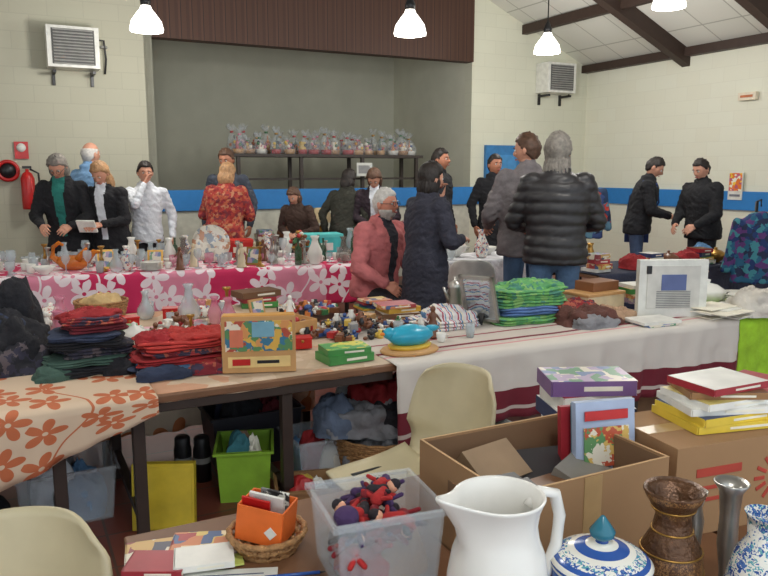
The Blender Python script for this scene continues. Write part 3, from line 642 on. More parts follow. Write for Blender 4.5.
cer=mat('white_ceramic',(230,228,220),.2,0,.03); cerb=mat('brown_ceramic',(110,66,42),.3); cerc=printed('floral_porcelain',[(232,228,218),(232,228,218),(200,90,80),(232,228,218),(90,120,160),(232,228,218)],60,.2); brass=mat('brass',(170,130,66),.3,.8); copper=mat('copper',(150,86,60),.35,.7); silver=mat('silver_metal',(176,174,168),.3,.85); cerbl=mat('blue_ceramic',(50,90,150),.25); cergn=mat('green_ceramic',(70,110,84),.3); ccream=mat('cream_ceramic',(206,190,158),.3)
def pot(b,c,pr,m,s=1,seg=20,sx=1,sy=1): b.lathe([(r*s,z*s) for r,z in pr],c,m,seg,sx=sx,sy=sy)
def item(kind,x,y,z,m,s=1,rz=0,name=None):
    b=B(); P={'wine_glass':WINE,'vase':VASE,'bowl':BOWL,'bottle':BOT,'cup':CUP,'carafe':CARAF,'candlestick':CAND,'teapot':TEAP,'goblet':GOB,'tumbler':TUM}
    if kind in P: pot(b,(0,0,0),P[kind],m,s)
    if kind=='teapot':
        b.tube([(.07*s,0,.05*s),(.11*s,0,.07*s),(.13*s,0,.12*s)],[.016*s,.012*s,.008*s],m); b.tube([(-.07*s,0,.1*s),(-.12*s,0,.1*s),(-.12*s,0,.05*s),(-.08*s,0,.04*s)],.007*s,m)
    if kind=='cup': b.tube([(.037*s,0,.055*s),(.06*s,0,.05*s),(.055*s,0,.025*s),(.03*s,0,.02*s)],.004*s,m,8)
    if kind=='plate_stack':
        for k in range(6): pot(b,(0,0,k*.012),PLATE,m,s)
    if kind=='tureen':
        pot(b,(0,0,0),[(.001,0),(.05,0),(.05,.01),(.1,.05),(.11,.09),(.105,.1),(.06,.13),(.015,.14),(.02,.16),(.001,.165)],m,s)
        for q in (-1,1): b.tube([(q*.1*s,0,.08*s),(q*.14*s,0,.085*s),(q*.1*s,0,.05*s)],.007*s,m,8)
    if kind=='figurine':
        pot(b,(0,0,0),[(.001,0),(.045,0),(.045,.012),(.035,.02),(.03,.1),(.02,.12),(.028,.15),(.012,.175)],m,s); b.ell((0,0,.19*s),(.018*s,.018*s,.022*s),m); b.cap(Vector((.025,0,.15))*s,Vector((.05,-.02,.11))*s,.008*s,.006*s,m,8); b.cap(Vector((-.025,0,.15))*s,Vector((-.045,-.02,.12))*s,.008*s,.006*s,m,8)
    if kind=='table_lamp':
        pot(b,(0,0,0),[(.001,0),(.06,0),(.06,.015),(.02,.03),(.045,.09),(.03,.14),(.01,.17),(.01,.22)],m,s); pot(b,(0,0,0),[(.11,.19),(.06,.32),(.058,.32),(.108,.19)],mat('lampshade',(210,190,150),.8),s)
    if kind=='picture_frame':
        M=Matrix.Rotation(-.25,4,'X'); b.box((0,.02,.09*s),(.15*s,.012,.18*s),m,M=M); b.box((0,.012,.09*s),(.11*s,.004,.14*s),PR2,M=M); b.box((0,.07,.06*s),(.03,.08,.01),m,rx=-.9)
    if kind=='trinket_box':
        b.box((0,0,.03*s),(.12*s,.09*s,.06*s),m); b.box((0,0,.065*s),(.126*s,.096*s,.012*s),m); b.ell((0,-.05*s,.05*s),(.008,.006,.008),brass,8,6)
    return b.make(name or kind,(x,y,z),rz,bevel=.002 if kind=='trinket_box' else 0)
PR1=printed('cover_print_a',[(206,130,86),(230,212,176),(80,100,140),(170,66,66),(216,190,110)],26,.35,block=True); PR2=printed('cover_print_b',[(110,130,170),(176,156,184),(96,146,110),(222,214,196)],28,.35,block=True); PR3=printed('cover_print_c',[(232,224,204),(206,168,104),(150,72,78),(76,76,92),(232,224,204)],22,.35,block=True)
CV=[PR1,PR2,PR3,gnB,mat('cover_white',(228,226,218),.4),mat('cover_navy',(44,56,96),.4),mat('cover_ochre',(206,160,60),.4),mat('cover_brown',(110,76,50),.4),mat('cover_crimson',(160,40,50),.4)]
RAD={'wine_glass':.04,'goblet':.042,'tumbler':.04,'cup':.055,'bottle':.042,'candlestick':.05,'figurine':.055,'bowl':.1,'tureen':.14,'teapot':.13,'plate_stack':.125,'picture_frame':.09,'trinket_box':.08,'table_lamp':.11,'carafe':.072,'vase':.064}
def scatter(fn,a0,a1,d0,d1,kinds,n,used,z,tries=2500,smin=.8,smax=1.25,leftglass=None):
    c=0
    for _ in range(tries):
        a=random.uniform(a0,a1); d=random.uniform(d0,d1); k,m=random.choice(kinds); s=random.uniform(smin,smax)
        if leftglass and a<leftglass and random.random()<.6: k,m=random.choice([('wine_glass',g1),('carafe',g1),('goblet',g1),('tumbler',g1),('bowl',g1),('plate_stack',cer),('cup',cer)])
        r=RAD[k]*s
        if any((a-q[0])**2+(d-q[1])**2<(r+q[2])**2 for q in used): continue
        used.append((a,d,r)); item(k,*fn(a,d),z,m,s,random.uniform(-.5,.9)); c+=1
        if c>=n: break
random.seed(9)
ZP=T+.018
kinds=[('wine_glass',g1),('goblet',g1),('tumbler',g1),('carafe',g1),('bowl',cer),('bowl',cer),('cup',cerc),('cup',cer),('cup',cer),('tureen',cerc),('tureen',cer),('teapot',cer),('teapot',cerc),('candlestick',brass),('candlestick',silver),('figurine',ccream),('figurine',cerb),('vase',cerc),('vase',cer),('bowl',g1),('plate_stack',cer),('plate_stack',cerc),('goblet',g3),('picture_frame',brass),('trinket_box',cerb),('bowl',copper),('bottle',g4),('carafe',g5)]
used=[(1.95,.5,.2),(3.15,.85,.26),(2.28,.95,.18),(.69,.4,.16),(2.85,.5,.14)]
scatter(PT,-.15,3.55,.06,1.1,kinds,140,used,ZP,leftglass=1.5)
b=B(); M=Matrix.Translation((0,0,.19))@Matrix.Rotation(math.radians(75),4,'X')
pp=printed('painted_plate',[(220,214,200),(200,190,176),(220,214,200),(190,140,110),(150,160,170)],25,.2)
b.lathe([(.001,0),(.1,0),(.12,.01),(.185,.028),(.185,.034),(.12,.018),(.001,.008)],(0,0,0),pp,40,M,ms=[cer,cer,cer,cer,pp,pp]); b.tube([(-.08,-.05,.005),(-.06,.06,.2)],.006,wood); b.tube([(.08,-.05,.005),(.06,.06,.2)],.006,wood); b.tube([(-.08,-.05,.008),(.08,-.05,.008)],.006,wood)
b.make('decorative_plate_on_stand',(*PT(1.95,.5),ZP),PR)
b=B(); tqb=mat('turquoise_box',(70,190,190),.5); b.box((0,0,.1),(.42,.28,.2),tqb); b.box((0,0,.215),(.43,.29,.035),mat('turquoise_lid',(96,206,204),.5)); b.box((0,-.146,.1),(.2,.004,.08),white); b.make('turquoise_box',(*PT(3.15,.86),ZP),PR,bevel=.005)
b=B(); b.box((0,0,.08),(.28,.2,.16),red); b.box((0,0,.17),(.29,.21,.03),mat('red_lid',(206,50,40),.4)); b.box((0,-.106,.08),(.14,.004,.06),pg); b.make('red_box',(*PT(2.28,.98),ZP),PR,bevel=.004)
b=B(); b.lathe([(.001,0),(.05,0),(.08,.03),(.09,.07),(.07,.1),(.04,.1),(.001,.08)],(0,0,0),g2,20,sx=1.3); b.tube([(-.09,0,.06),(-.14,0,.1),(-.13,0,.17),(-.09,0,.2),(-.06,0,.18)],[.03,.022,.016,.016,.01],g2); b.tube([(.09,0,.07),(.15,0,.13),(.19,0,.12)],[.035,.02,.006],g2); b.tube([(.04,.06,.08),(.09,.09,.15)],[.03,.01],g2); b.tube([(.04,-.06,.08),(.09,-.09,.15)],[.03,.01],g2); o=b.make('amber_glass_swan',(*PT(.69,.4),ZP),.3); o.scale=(1.25,1.25,1.25)
b=B()
for i in range(30):
    a=random.uniform(0,6.28); q=random.uniform(0,.1); b.ell((q*math.cos(a),q*math.sin(a),.12+random.uniform(0,.18)-q*.5),(.025,.025,.022),random.choice([TC[0],TC[5],TC[3],TC[4],brass,TC[5]]),8,6)
pot(b,(0,0,0),[(.001,0),(.06,0),(.03,.03),(.07,.08),(.1,.12),(.09,.12),(.001,.09)],cerb); b.make('dried_flower_centrepiece',(*PT(2.85,.5),ZP))
def boxset(name,loc,dims,cols,rz=R,seed=0,n=5):
    st=random.getstate(); random.seed(seed); b=B(); z=0
    for i in range(n):
        d=(dims[0]*random.uniform(.75,1),dims[1]*random.uniform(.75,1),dims[2]/n*random.uniform(.7,1.2)); c=cols[(i*2+seed)%len(cols)]; book(b,(random.uniform(-.02,.02),random.uniform(-.02,.02),z+d[2]/2),d,c,random.uniform(-.25,.25),cols[(i+seed+4)%len(cols)] if i%2 else None); z+=d[2]
    random.setstate(st); return b.make(name,loc,rz)
boxset('paperback_stack',(-.05,4.75,T+.014),(.22,.18,.1),CV,seed=1); boxset('paperback_stack',(.08,4.48,T+.014),(.26,.2,.12),CV,seed=2,n=4); boxset('green_game_stack',(-.85,4.95,T+.014),(.3,.2,.12),CV,seed=3,n=3)
boxset('paperback_stack',(-.78,3.78,T+.014),(.24,.18,.06),CV,seed=7,n=2); boxset('paperback_stack',(-1.45,4.0,T+.014),(.24,.18,.07),CV,seed=8,n=3)
b=B(); b.box((0,0,.02),(.36,.24,.02),boxW)
for q in (-1,1): b.box((q*.18,0,.04),(.012,.24,.06),boxW); b.box((0,q*.12,.04),(.36,.012,.06),boxW)
for i in range(30): b.ell((random.uniform(-.14,.14),random.uniform(-.08,.08),.05),(.02,.02,.02),random.choice(TC),8,6)
b.make('wooden_toy_tray',(-.60,4.12,T+.014),R+.3)
random.seed(23)
def uvc(x,y): return (x*CR+y*SR,-x*SR+y*CR)
usedL=[(*uvc(*p),r) for p,r in (((-.2,4.12),.27),((.12,4.12),.16),((-.5,4.72),.2),((-1.15,4.1),.2),((-1.7,4.38),.17),((-.05,4.75),.15),((.08,4.48),.17),((-.85,4.95),.18),((-.6,4.12),.22),((-.78,3.78),.15),((-1.45,4.0),.15),((-.93,3.36),.3),((-1.36,3.34),.25),((-.57,3.3),.2),((-.19,3.5),.15),((.13,3.66),.17),((-1.8,3.38),.3))]
kl=[('cup',cerc),('cup',cer),('vase',g3),('bowl',cer),('teapot',cer),('figurine',cer),('figurine',cerb),('plate_stack',cer),('carafe',g1),('tumbler',g1),('trinket_box',red),('trinket_box',tq),('picture_frame',boxW),('plate_stack',cerc),('candlestick',brass),('bowl',cerbl),('goblet',g1),('trinket_box',boxW),('tureen',cerc),('goblet',g3)]
scatter(UV,-.9,1.55,3.45,4.9,kl,75,usedL,T+.015,smin=.7,smax=1.0)
# right table objects
strp=stripes('striped_shirt_fabric',[(0,(220,214,214)),(.35,(170,70,90)),(.5,(220,214,214)),(.65,(90,130,170)),(.8,(230,220,200))],18,0,'Object')
b=B(); b.slab((0,0,0),.34,.3,.05,strp,2,.1,.12); b.rumple((0,0,.03),.15,.13,.07,strp,3,11,.6); b.make('striped_shirt',(.36,4.3,T+.014),R)
b=B(); M=Matrix.Translation((0,0,.165))@Matrix.Rotation(math.radians(-22),4,'Y')
for q in (-1,1): b.box((0,q*.1,0),(.02,.02,.3),silver,M=M); b.box((0,0,q*.14),(.02,.22,.02),silver,M=M)
b.box((0,0,0),(.008,.19,.27),mat('mirror_glass',(190,196,200),.05,.9),M=M); b.box((.05,0,.10),(.012,.03,.2),dark,ry=.4); b.make('standing_mirror',(.56,4.28,T+.014),R+.5)
grn=printed('green_patterned_quilt',[(86,150,96),(110,172,96),(98,162,100),(76,134,116),(136,180,108)],30,.9)
b=B(); z=0
for i in range(4): b.slab((random.uniform(-.02,.02),0,z),.56-.03*i,.38-.02*i,.05,grn if i!=1 else cl((90,120,170),'cloth_periwinkle'),i+4,random.uniform(-.12,.12),.1); z+=.05
b.rumple((.05,0,z-.02),.2,.13,.05,grn,7,12,.5); b.make('green_quilt_stack',(.86,4.52,T+.014),R)
b=B(); pot(b,(0,0,0),[(.001,0),(.05,0),(.055,.02),(.04,.14),(.045,.15),(.03,.18),(.008,.19),(.012,.21),(.001,.215)],silver,1.1); b.tube([(.045,0,.15),(.1,0,.15),(.095,0,.04),(.055,0,.03)],.008,dark); b.tube([(-.045,0,.08),(-.09,0,.17)],[.016,.007],silver); b.make('metal_coffee_pot',(.46,4.72,T+.014),R)
b=B(); b.rumple((0,0,0),.2,.15,.08,cl((92,56,48),'cloth_brown'),4,13,.6); b.rumple((.2,.03,0),.14,.14,.06,tnC,8,13,.6); b.rumple((.02,.12,0),.16,.12,.1,pat1,2,13,.6); b.rumple((-.05,-.12,0),.14,.08,.05,grC,3,13,.6); b.make('brown_clothes_pile',(1.22,4.4,T+.014),R)
b=B(); b.box((0,0,.06),(.34,.22,.12),mat('cream_box',(214,196,160),.6)); b.box((0,0,.13),(.35,.23,.02),boxW); b.box((.05,.02,.17),(.24,.16,.06),mat('brown_case',(130,84,52),.5)); b.make('wooden_case_stack',(1.36,4.74,T+.014),R+.1,bevel=.004)
boxset('hardback_stack',(1.72,4.92,T+.014),(.3,.22,.16),CV,seed=5,n=5)
b=B(); b.box((0,0,.18),(.44,.05,.36),white); b.box((.0,-.028,.19),(.34,.004,.27),mat('frame_mount',(206,204,196),.6)); b.box((0,-.032,.22),(.16,.003,.1),mat('frame_print',(90,104,150),.5))
for k in range(10): b.box((0,-.032,.065+.011*k),(.22,.003,.004),mat('frame_text',(110,110,110)))
b.box((-.16,-.03,.3),(.03,.01,.05),dark); b.box((0,.06,.1),(.1,.12,.2),grill); b.make('white_picture_frame',(1.8,4.58,T+.014),math.radians(4),bevel=.004)
b=B()
for k in range(9): b.box((random.uniform(-.1,.1),random.uniform(-.06,.06),.004+k*.007),(.3,.2,.006),CV[4] if k%2 else pg,rz=random.uniform(-.4,.4))
b.make('paper_pile',(2.17,4.6,T+.014),R); boxset('magazine_stack',(1.62,4.36,T+.014),(.28,.2,.03),[CV[4],CV[1],CV[4]],seed=4,n=2)
item('plate_stack',2.42,4.95,T+.014,cer,1.2); item('tureen',2.2,4.98,T+.014,cer,1.1); 
b=B(); b.rumple((0,0,0),.24,.18,.12,cl((196,190,180),'cloth_cream'),6,11,.6); b.make('cream_blanket',(2.45,4.72,T+.014),R)
random.seed(77)
usedR=[(*uvc(*p),r) for p,r in (((.36,4.3),.23),((.56,4.28),.15),((.86,4.52),.34),((.46,4.72),.12),((1.22,4.4),.3),((1.36,4.74),.22),((1.72,4.92),.2),((1.8,4.58),.25),((2.17,4.6),.22),((1.62,4.36),.18),((2.42,4.95),.16),((2.2,4.98),.16),((2.45,4.72),.25),((.13,3.66),.2))]
scatter(UV,1.85,4.4,3.3,3.95,[('trinket_box',boxW),('cup',cer),('figurine',cerb),('picture_frame',brass),('trinket_box',red),('candlestick',brass),('tumbler',g1)],14,usedR,T+.015,smin=.7,smax=.95)
random.seed(31)
for i in range(11):
    u=4.75+i*.22; v=random.choice((5.05,5.4)); x,y=UV(u,v)
    if i%3==0: boxset('book_stack',(x,y,T+.02),(.2,.2,.16),CV,seed=40+i,n=4)
    elif i%3==1: item(random.choice(['vase','tureen','teapot','table_lamp']),x,y,T+.02,random.choice([cer,cerb,cerc,brass]),.9)
    else:
        b=B(); b.rumple((0,0,0),.11,.12,.12,random.choice([redC,bluC,tnC,dred]),i,10,.5); b.make('clothes_bundle',(x,y,T+.02),R)
item('vase',*UV(7.05,5.35),T+.02,cerbl,1.6)
for i in range(6):
    x,y=UV(4.02+i*.21,6.45+.2*(i%2)); item(['carafe','tureen','vase','bowl','figurine','teapot'][i],x,y,T+.02,[g1,cer,cerc,cer,cerb,brass][i],1.2)
for i in range(10):
    x,y=UV(2.85+i*.26,8.9)
    if i%2: item(['vase','table_lamp','bottle','tureen','figurine'][i//2],x,y,T,[cerb,brass,g4,cer,cer][i//2],1.4)
    else: boxset('box_stack',(x,y,T),(.22,.2,.22),CV,seed=60+i,n=3)
# gift baskets on stage
stT=mat('stage_table',(60,50,44),.5); b=B(); b.box((0,0,.74),(3.1,.6,.04),stT)
for x in (-1.45,-.5,.5,1.45):
    for y in (-.25,.25): b.box((x,y,.36),(.05,.05,.72),stT)
b.box((0,-.2,.4),(2.9,.03,.03),stT); b.make('stage_trestle_table',(*UV(4.45,10.7),1.08),R)
cello=mat('cellophane',(214,220,226),.08,alpha=.22); b=B(); random.seed(5)
for i in range(32):
    x=-1.42+(i%16)*.19+random.uniform(-.04,.04); y=-.15 if i<16 else .14; h=random.uniform(.24,.40)+(.04 if i>=16 else 0); r=random.uniform(.07,.1); ph=random.uniform(0,6); tx=random.uniform(-.05,.05)
    b.lathe([(.001,0),(r,0),(r*1.1,h*.3),(r*.8,h*.55),(r*.3,h*.74),(r*.22,h*.78),(r*.55,h*.9),(r*.85,h)],(x,y,0),cello,20,fn=lambda X,Y,Z:(X*(1+.2*math.sin(math.atan2(Y,X)*5+ph))+tx*Z/h,Y,Z+(.03*math.sin(math.atan2(Y,X)*6+ph) if Z>h*.8 else 0)))
    b.lathe([(.001,.003),(r*.85,.003),(r*.95,.07),(.001,.07)],(x,y,0),random.choice([wick,wick,TC[0],TC[4],boxW]),12)
    if i%3!=2: pot(b,(x+random.uniform(-.02,.02),y,.05),BOT,random.choice([g4,cerb,g5,TC[0],cer,g2]),h*1.9)
    else: b.box((x,y,.05+h*.2),(.09,.05,h*.38),random.choice([PR1,PR3,TC[6],TC[2],pg]),rz=.3)
    for q in range(6): b.ell((x+random.uniform(-.06,.06)*r/.085,y+random.uniform(-.045,.045),.085+.016*q),(.026,.024,.026),random.choice(TC+[boxW,pg]),8,6)
    b.lathe([(.02,h*.72),(.03,h*.76),(.02,h*.8)],(x+tx*.75,y,0),random.choice([TC[0],brass,TC[3],TC[6]]),10)
b.make('cellophane_gift_baskets',(*UV(4.45,10.7),1.842),R)
# ---------------- floor items under tables
clear=mat('clear_plastic',(214,222,228),.12,0,.03,alpha=.3)
def crate(name,x,y,z,dx,dy,h,m,rz=0,t=.006,rim=.015,fill=None,fillh=.8,taper=.9):
    b=B()
    def rect(sx,sy,zz): return [(-sx/2,-sy/2,zz),(sx/2,-sy/2,zz),(sx/2,sy/2,zz),(-sx/2,sy/2,zz)]
    b.loft([rect(dx*taper,dy*taper,0),rect(dx,dy,h),rect(dx+2*rim,dy+2*rim,h),rect(dx+2*rim,dy+2*rim,h-.012),rect(dx+2*rim-.004,dy+2*rim-.004,h-.012)],m,False)
    b.loft([rect(dx*taper-2*t,dy*taper-2*t,t),rect(dx-2*t,dy-2*t,h)],m,False)
    b.add(rect(dx*taper,dy*taper,0),[(3,2,1,0)],m); b.add(rect(dx*taper-2*t,dy*taper-2*t,t),[(0,1,2,3)],m)
    b.sm=[False]*len(b.sm)
    if fill: 
        for k,f in enumerate(fill): b.rumple((((k%2)-.5)*dx*.2,((k//2)-.5)*dy*.2,t+.002),dx*.28,dy*.3,h*fillh,f,k+3,14,.6)
    return b.make(name,(x,y,z),rz)
lime=mat('lime_plastic',(140,184,56),.4); yel=mat('yellow_card',(210,184,50),.5)
crate('lime_storage_box',-.70,3.55,0,.26,.3,.26,lime,.15,fill=[cl((60,120,130),'cloth_teal'),pg,tnC],fillh=.95)
crate('clear_storage_tub',-1.5,3.3,0,.42,.34,.26,clear,R,fill=[whS,bluC,grC],fillh=.8)
b=B(); b.box((0,0,.15),(.27,.05,.3),yel,rx=-.12); b.box((0,-.03,.15),(.25,.004,.28),yel,rx=-.12); b.box((-.135,0,.15),(.01,.055,.3),mat('yellow_spine',(206,180,40),.5),rx=-.12); b.make('yellow_binder',(-.99,3.16,0),.05)
crate('clear_storage_tub',-.36,3.75,0,.3,.3,.24,clear,R,fill=[redC,pg,bluC],fillh=.8)
def bottlepair(x,y):
    b=B()
    for q in (-.05,.05): pot(b,(q,0,0),[(.001,0),(.045,0),(.045,.17),(.04,.19),(.04,.23),(.03,.24),(.001,.24)],dark); b.lathe([(.0455,.1),(.0455,.13)],(q,0,0),grill,20)
    b.make('black_thermos_pair',(x,y,0))
bottlepair(-1.0,3.68)
b=B(); b.rumple((0,0,0),.2,.2,.22,blkC,7,9,.5); b.make('black_bag',(-1.75,2.85,0))
crate('toy_crate',-.36,3.30,0,.28,.22,.16,mat('wood_crate',(150,112,74),.6),.2,fill=[TC[0],TC[4],TC[2]],fillh=.9)
crate('dark_storage_crate',-.75,4.0,0,.5,.3,.3,mat('dark_crate',(44,44,52),.5),R,fill=[blkC,dred,nvC],fillh=1.1)
basket('woven_laundry_basket',(-.02,3.75,0),.2,.25,.24,rz=R,fill=grC)
b=B(); b.rumple((0,0,.0),.2,.18,.14,grC,2,13,.6); b.rumple((.18,.02,0),.16,.16,.13,blkC,6,13,.6); b.rumple((.1,.12,.02),.2,.16,.2,redC,4,13,.6); b.rumple((.28,.1,0),.12,.14,.17,nvC,4,13,.6); b.rumple((.0,.2,.02),.16,.14,.17,cl((190,200,204),'cloth_pale'),9,13,.6); b.rumple((-.12,-.05,0),.12,.12,.15,cl((92,104,124),'cloth_slate'),9,13,.6); b.make('heaped_clothes',(-.12,3.72,.27),0)
crate('wire_crate',.30,4.1,0,.36,.36,.3,grill,R,fill=[nvC,redC,blkC],fillh=1.2)
crate('white_basket',.5,3.7,0,.3,.26,.3,mat('white_plastic_b',(214,214,206),.4),R,fill=[bluC,whS],fillh=1.0)
crate('moving_box',1.6,4.6,0,.5,.4,.3,mat('cardboard_d',(120,88,60),.8),R,fill=[tnC,blkC],fillh=1)
# ---------------- near table objects
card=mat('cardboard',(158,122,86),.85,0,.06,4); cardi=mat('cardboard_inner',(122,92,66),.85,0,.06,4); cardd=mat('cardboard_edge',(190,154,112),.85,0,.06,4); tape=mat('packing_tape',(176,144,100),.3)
def openbox(name,x,y,z,dx,dy,h,rz,fillf=None):
    b=B(); t=.006
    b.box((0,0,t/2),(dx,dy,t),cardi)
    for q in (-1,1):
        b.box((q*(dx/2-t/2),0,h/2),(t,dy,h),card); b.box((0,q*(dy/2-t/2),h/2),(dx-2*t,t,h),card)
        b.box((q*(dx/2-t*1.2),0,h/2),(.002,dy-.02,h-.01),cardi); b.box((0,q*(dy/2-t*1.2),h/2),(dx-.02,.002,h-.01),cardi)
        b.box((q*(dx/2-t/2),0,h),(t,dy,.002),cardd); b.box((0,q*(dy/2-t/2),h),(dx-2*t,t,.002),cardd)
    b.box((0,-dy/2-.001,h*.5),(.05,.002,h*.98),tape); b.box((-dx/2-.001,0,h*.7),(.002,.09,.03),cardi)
    if fillf: fillf(b)
    return b.make(name,(x,y,z),rz)
def ff(b):
    bk=mat('cover_black',(34,34,36),.35); b.box((0,0,.05),(.4,.3,.08),bk)
    for i,(x,y,c,a,rx) in enumerate(((-.1,.03,bk,.3,.35),(.06,.08,mat('dark_case',(48,44,46),.3),-.2,.5),(.0,-.06,CV[7],.1,.1),(.12,-.02,mat('grey_case',(130,126,118),.4),.5,.4),(-.14,-.08,bk,0,.2),(-.06,.1,mat('tan_case',(150,124,96),.5),.2,.6))): b.box((x,y,.125+.006*i),(.16,.11,.03),c,rz=a,rx=rx)
openbox('cardboard_box',.375,1.69,TN,.46,.36,.225,R,ff)
b=B(); b.box((0,0,.115),(.5,.26,.23),card); b.box((0,-.0,.2305),(.5,.05,.002),tape)
rdp=mat('red_box_print',(170,60,44),.7)
for k in range(14):
    a=k/14*6.28; b.box((.08+.07*math.cos(a),-.131,.12+.05*math.sin(a)),(.034,.002,.01),rdp,ry=-a)
b.box((.08,-.131,.12),(.05,.002,.03),rdp); b.box((-.12,-.131,.16),(.14,.002,.022),rdp); b.box((-.12,-.131,.12),(.17,.002,.01),rdp); b.box((-.12,-.131,.09),(.12,.002,.01),rdp); b.make('printed_cardboard_box',(.885,1.875,TN),math.radians(20),bevel=.003)
b=B(); z=0
for i,(d,m,s_,r) in enumerate((((.24,.17,.06),CV[7],None,0),((.25,.17,.05),CV[4],CV[5],.1),((.22,.16,.045),CV[5],CV[4],-.1),((.24,.17,.045),CV[4],CV[5],.05),((.22,.15,.04),CV[8],CV[4],.15),((.25,.16,.045),PR2,mat('cover_violet',(120,90,140),.4),-.05))): book(b,(0,.0,z+d[2]/2),d,m,r,s_); z+=d[2]
b.make('boxed_game_stack',(.60,2.13,TN+.0),.1)
b=B(); M=Matrix.Rotation(-.10,4,'X')
pv=mat('comic_cover',(166,180,206),.3)
b.box((0,0,.14),(.165,.022,.28),pv,M=M); b.box((.012,.028,.135),(.165,.02,.27),mat('book_spine_teal',(70,130,140),.4),M=M); b.box((-.02,.052,.13),(.15,.018,.26),CV[8],M=M); b.box((0,-.0155,.165),(.125,.003,.1),printed('cartoon_cover',[(190,86,60),(216,180,100),(100,146,96),(230,222,204)],40,.3),M=M); b.box((0,-.0155,.245),(.12,.003,.024),red,M=M); b.make('picture_book_set',(.56,1.775,TN+.03),.25)
b=B(); z=0
ycv=mat('yellow_cover',(222,192,64),.4)
for i,(d,m,s_,r) in enumerate((((.25,.19,.02),ycv,None,.0),((.24,.18,.02),CV[5],ycv,.1),((.24,.17,.018),CV[4],None,-.1),((.22,.17,.018),mat('yellow_cover_b',(214,196,120),.4),CV[4],.12),((.2,.15,.018),CV[7],mat('tan_leather',(150,110,70),.5),-.25),((.2,.15,.018),CV[4],CV[8],.2))): book(b,(0,0,z+d[2]/2),d,m,r,s_); z+=d[2]
b.make('magazine_pile',(.875,1.88,TN+.232),.25)
boxset('paperback_stack',(1.12,2.12,TN),(.22,.18,.3),CV,seed=12,n=8)
def spout(x,y,z):
    a=math.atan2(y,x); k=math.exp(-((abs(a)-math.pi)/.42)**2)*max(0,min(1,(z-.24)/.09)); return (x-k*.05,y*(1-.15*k),z+k*.022)
b=B(); b.lathe([(.001,0),(.06,0),(.065,.006),(.066,.015),(.078,.06),(.088,.12),(.088,.17),(.080,.22),(.070,.25),(.066,.28),(.070,.31),(.077,.33),(.079,.335),(.077,.338),(.073,.335),(.066,.31),(.060,.27),(.07,.22),(.078,.15),(.06,.03),(.001,.02)],(0,0,0),mat('white_glazed_ceramic',(232,230,224),.15,0,.02),48,fn=spout)
b.tube([(.064,.0,.295),(.09,0,.322),(.122,0,.31),(.136,0,.26),(.13,0,.2),(.11,0,.15),(.084,0,.12)],[.012,.012,.0115,.011,.011,.012,.014],MC['white_glazed_ceramic'],12); o=b.make('white_ceramic_pitcher',(.205,1.24,TN),math.radians(28)); o.scale=(1.04,1.04,.93)
delft=printed('blue_white_majolica',[(232,230,220),(70,110,180),(232,230,220),(40,80,150),(226,226,216),(90,160,170)],90,.2)
cb=mat('majolica_white',(230,228,218),.2,0,.02); cbl=mat('majolica_blue',(44,84,158),.2); 
b=B(); b.lathe([(.001,0),(.05,0),(.052,.008),(.08,.06),(.09,.11),(.092,.15),(.089,.155)],(0,0,0),cb,40,ms=[cb,cbl,delft,delft,cbl,cb])
b.lathe([(.093,.156),(.094,.162),(.088,.169),(.080,.175),(.062,.184),(.05,.188),(.03,.195),(.012,.2),(.01,.206)],(0,0,0),cb,40,ms=[cbl,cb,cbl,delft,cb,cbl,cb,cbl]); b.lathe([(.01,.204),(.022,.212),(.024,.222),(.014,.236),(.004,.25),(.001,.252)],(0,0,0),mat('teal_glaze',(40,110,130),.2),20); b.make('majolica_lidded_jar',(.405,1.285,TN))
br=mat('aged_bronze',(96,66,44),.3,.4,.35,30,.3,90); brp=printed('bronze_band_pattern',[(70,44,28),(130,92,56),(88,58,36),(150,110,66)],120,.35)
b=B(); b.lathe([(.001,0),(.045,0),(.048,.01),(.036,.03),(.05,.07),(.062,.11),(.058,.15),(.038,.19),(.033,.22),(.04,.235),(.052,.255),(.058,.268),(.056,.274),(.045,.262),(.03,.23),(.001,.2)],(0,0,0),br,36,ms=[br,br,br,br,brp,brp,br,br,brp,br,brp,br,br,br,br])
for z,r in ((.03,.037),(.15,.058),(.19,.0385),(.235,.0405),(.11,.062)): b.tube([(r*math.cos(i*math.pi/16),r*math.sin(i*math.pi/16),z) for i in range(33)],.0022,brass,6)
b.make('bronze_vase',(.563,1.355,TN))
b=B(); b.lathe([(.001,0),(.022,0),(.024,.01),(.012,.03),(.014,.12),(.018,.17),(.012,.2),(.022,.235),(.02,.235),(.01,.2),(.001,.19)],(0,0,0),silver,20); b.make('pewter_bud_vase',(.64,1.43,TN))
b=B(); b.lathe([(.001,0),(.028,0),(.03,.008),(.012,.03),(.012,.08),(.02,.14),(.018,.2),(.022,.25),(.034,.27),(.032,.272),(.018,.25),(.001,.2)],(0,0,0),silver,24); b.make('silver_trumpet_vase',(.69,1.39,TN))
b=B(); b.lathe([(.001,0),(.04,0),(.042,.01),(.055,.06),(.06,.12),(.045,.18),(.026,.21),(.028,.25),(.034,.26),(.031,.26),(.024,.22),(.001,.2)],(0,0,0),delft,30); b.tube([(.03,0,.24),(.07,0,.22),(.075,0,.15),(.055,0,.12)],.007,cbl,10); b.make('blue_painted_jug',(.70,1.28,TN))
b=B(); b.lathe([(.001,0),(.03,0),(.03,.07),(.025,.1),(.03,.13),(.027,.13),(.001,.1)],(0,0,0),cb,20); b.make('small_white_vase',(.50,1.13,TN))
crate('clear_plastic_box',-.02,1.545,TN,.24,.22,.17,clear,math.radians(20),t=.004,rim=.01)
random.seed(8)
b=B()
dmar=cl((130,30,40),'doll_maroon'); dred2=cl((176,40,40),'doll_red'); dpur=cl((70,48,90),'doll_purple'); dpe=mat('doll_peach',(216,160,130),.7); dbk=cl((40,34,40),'doll_dark')
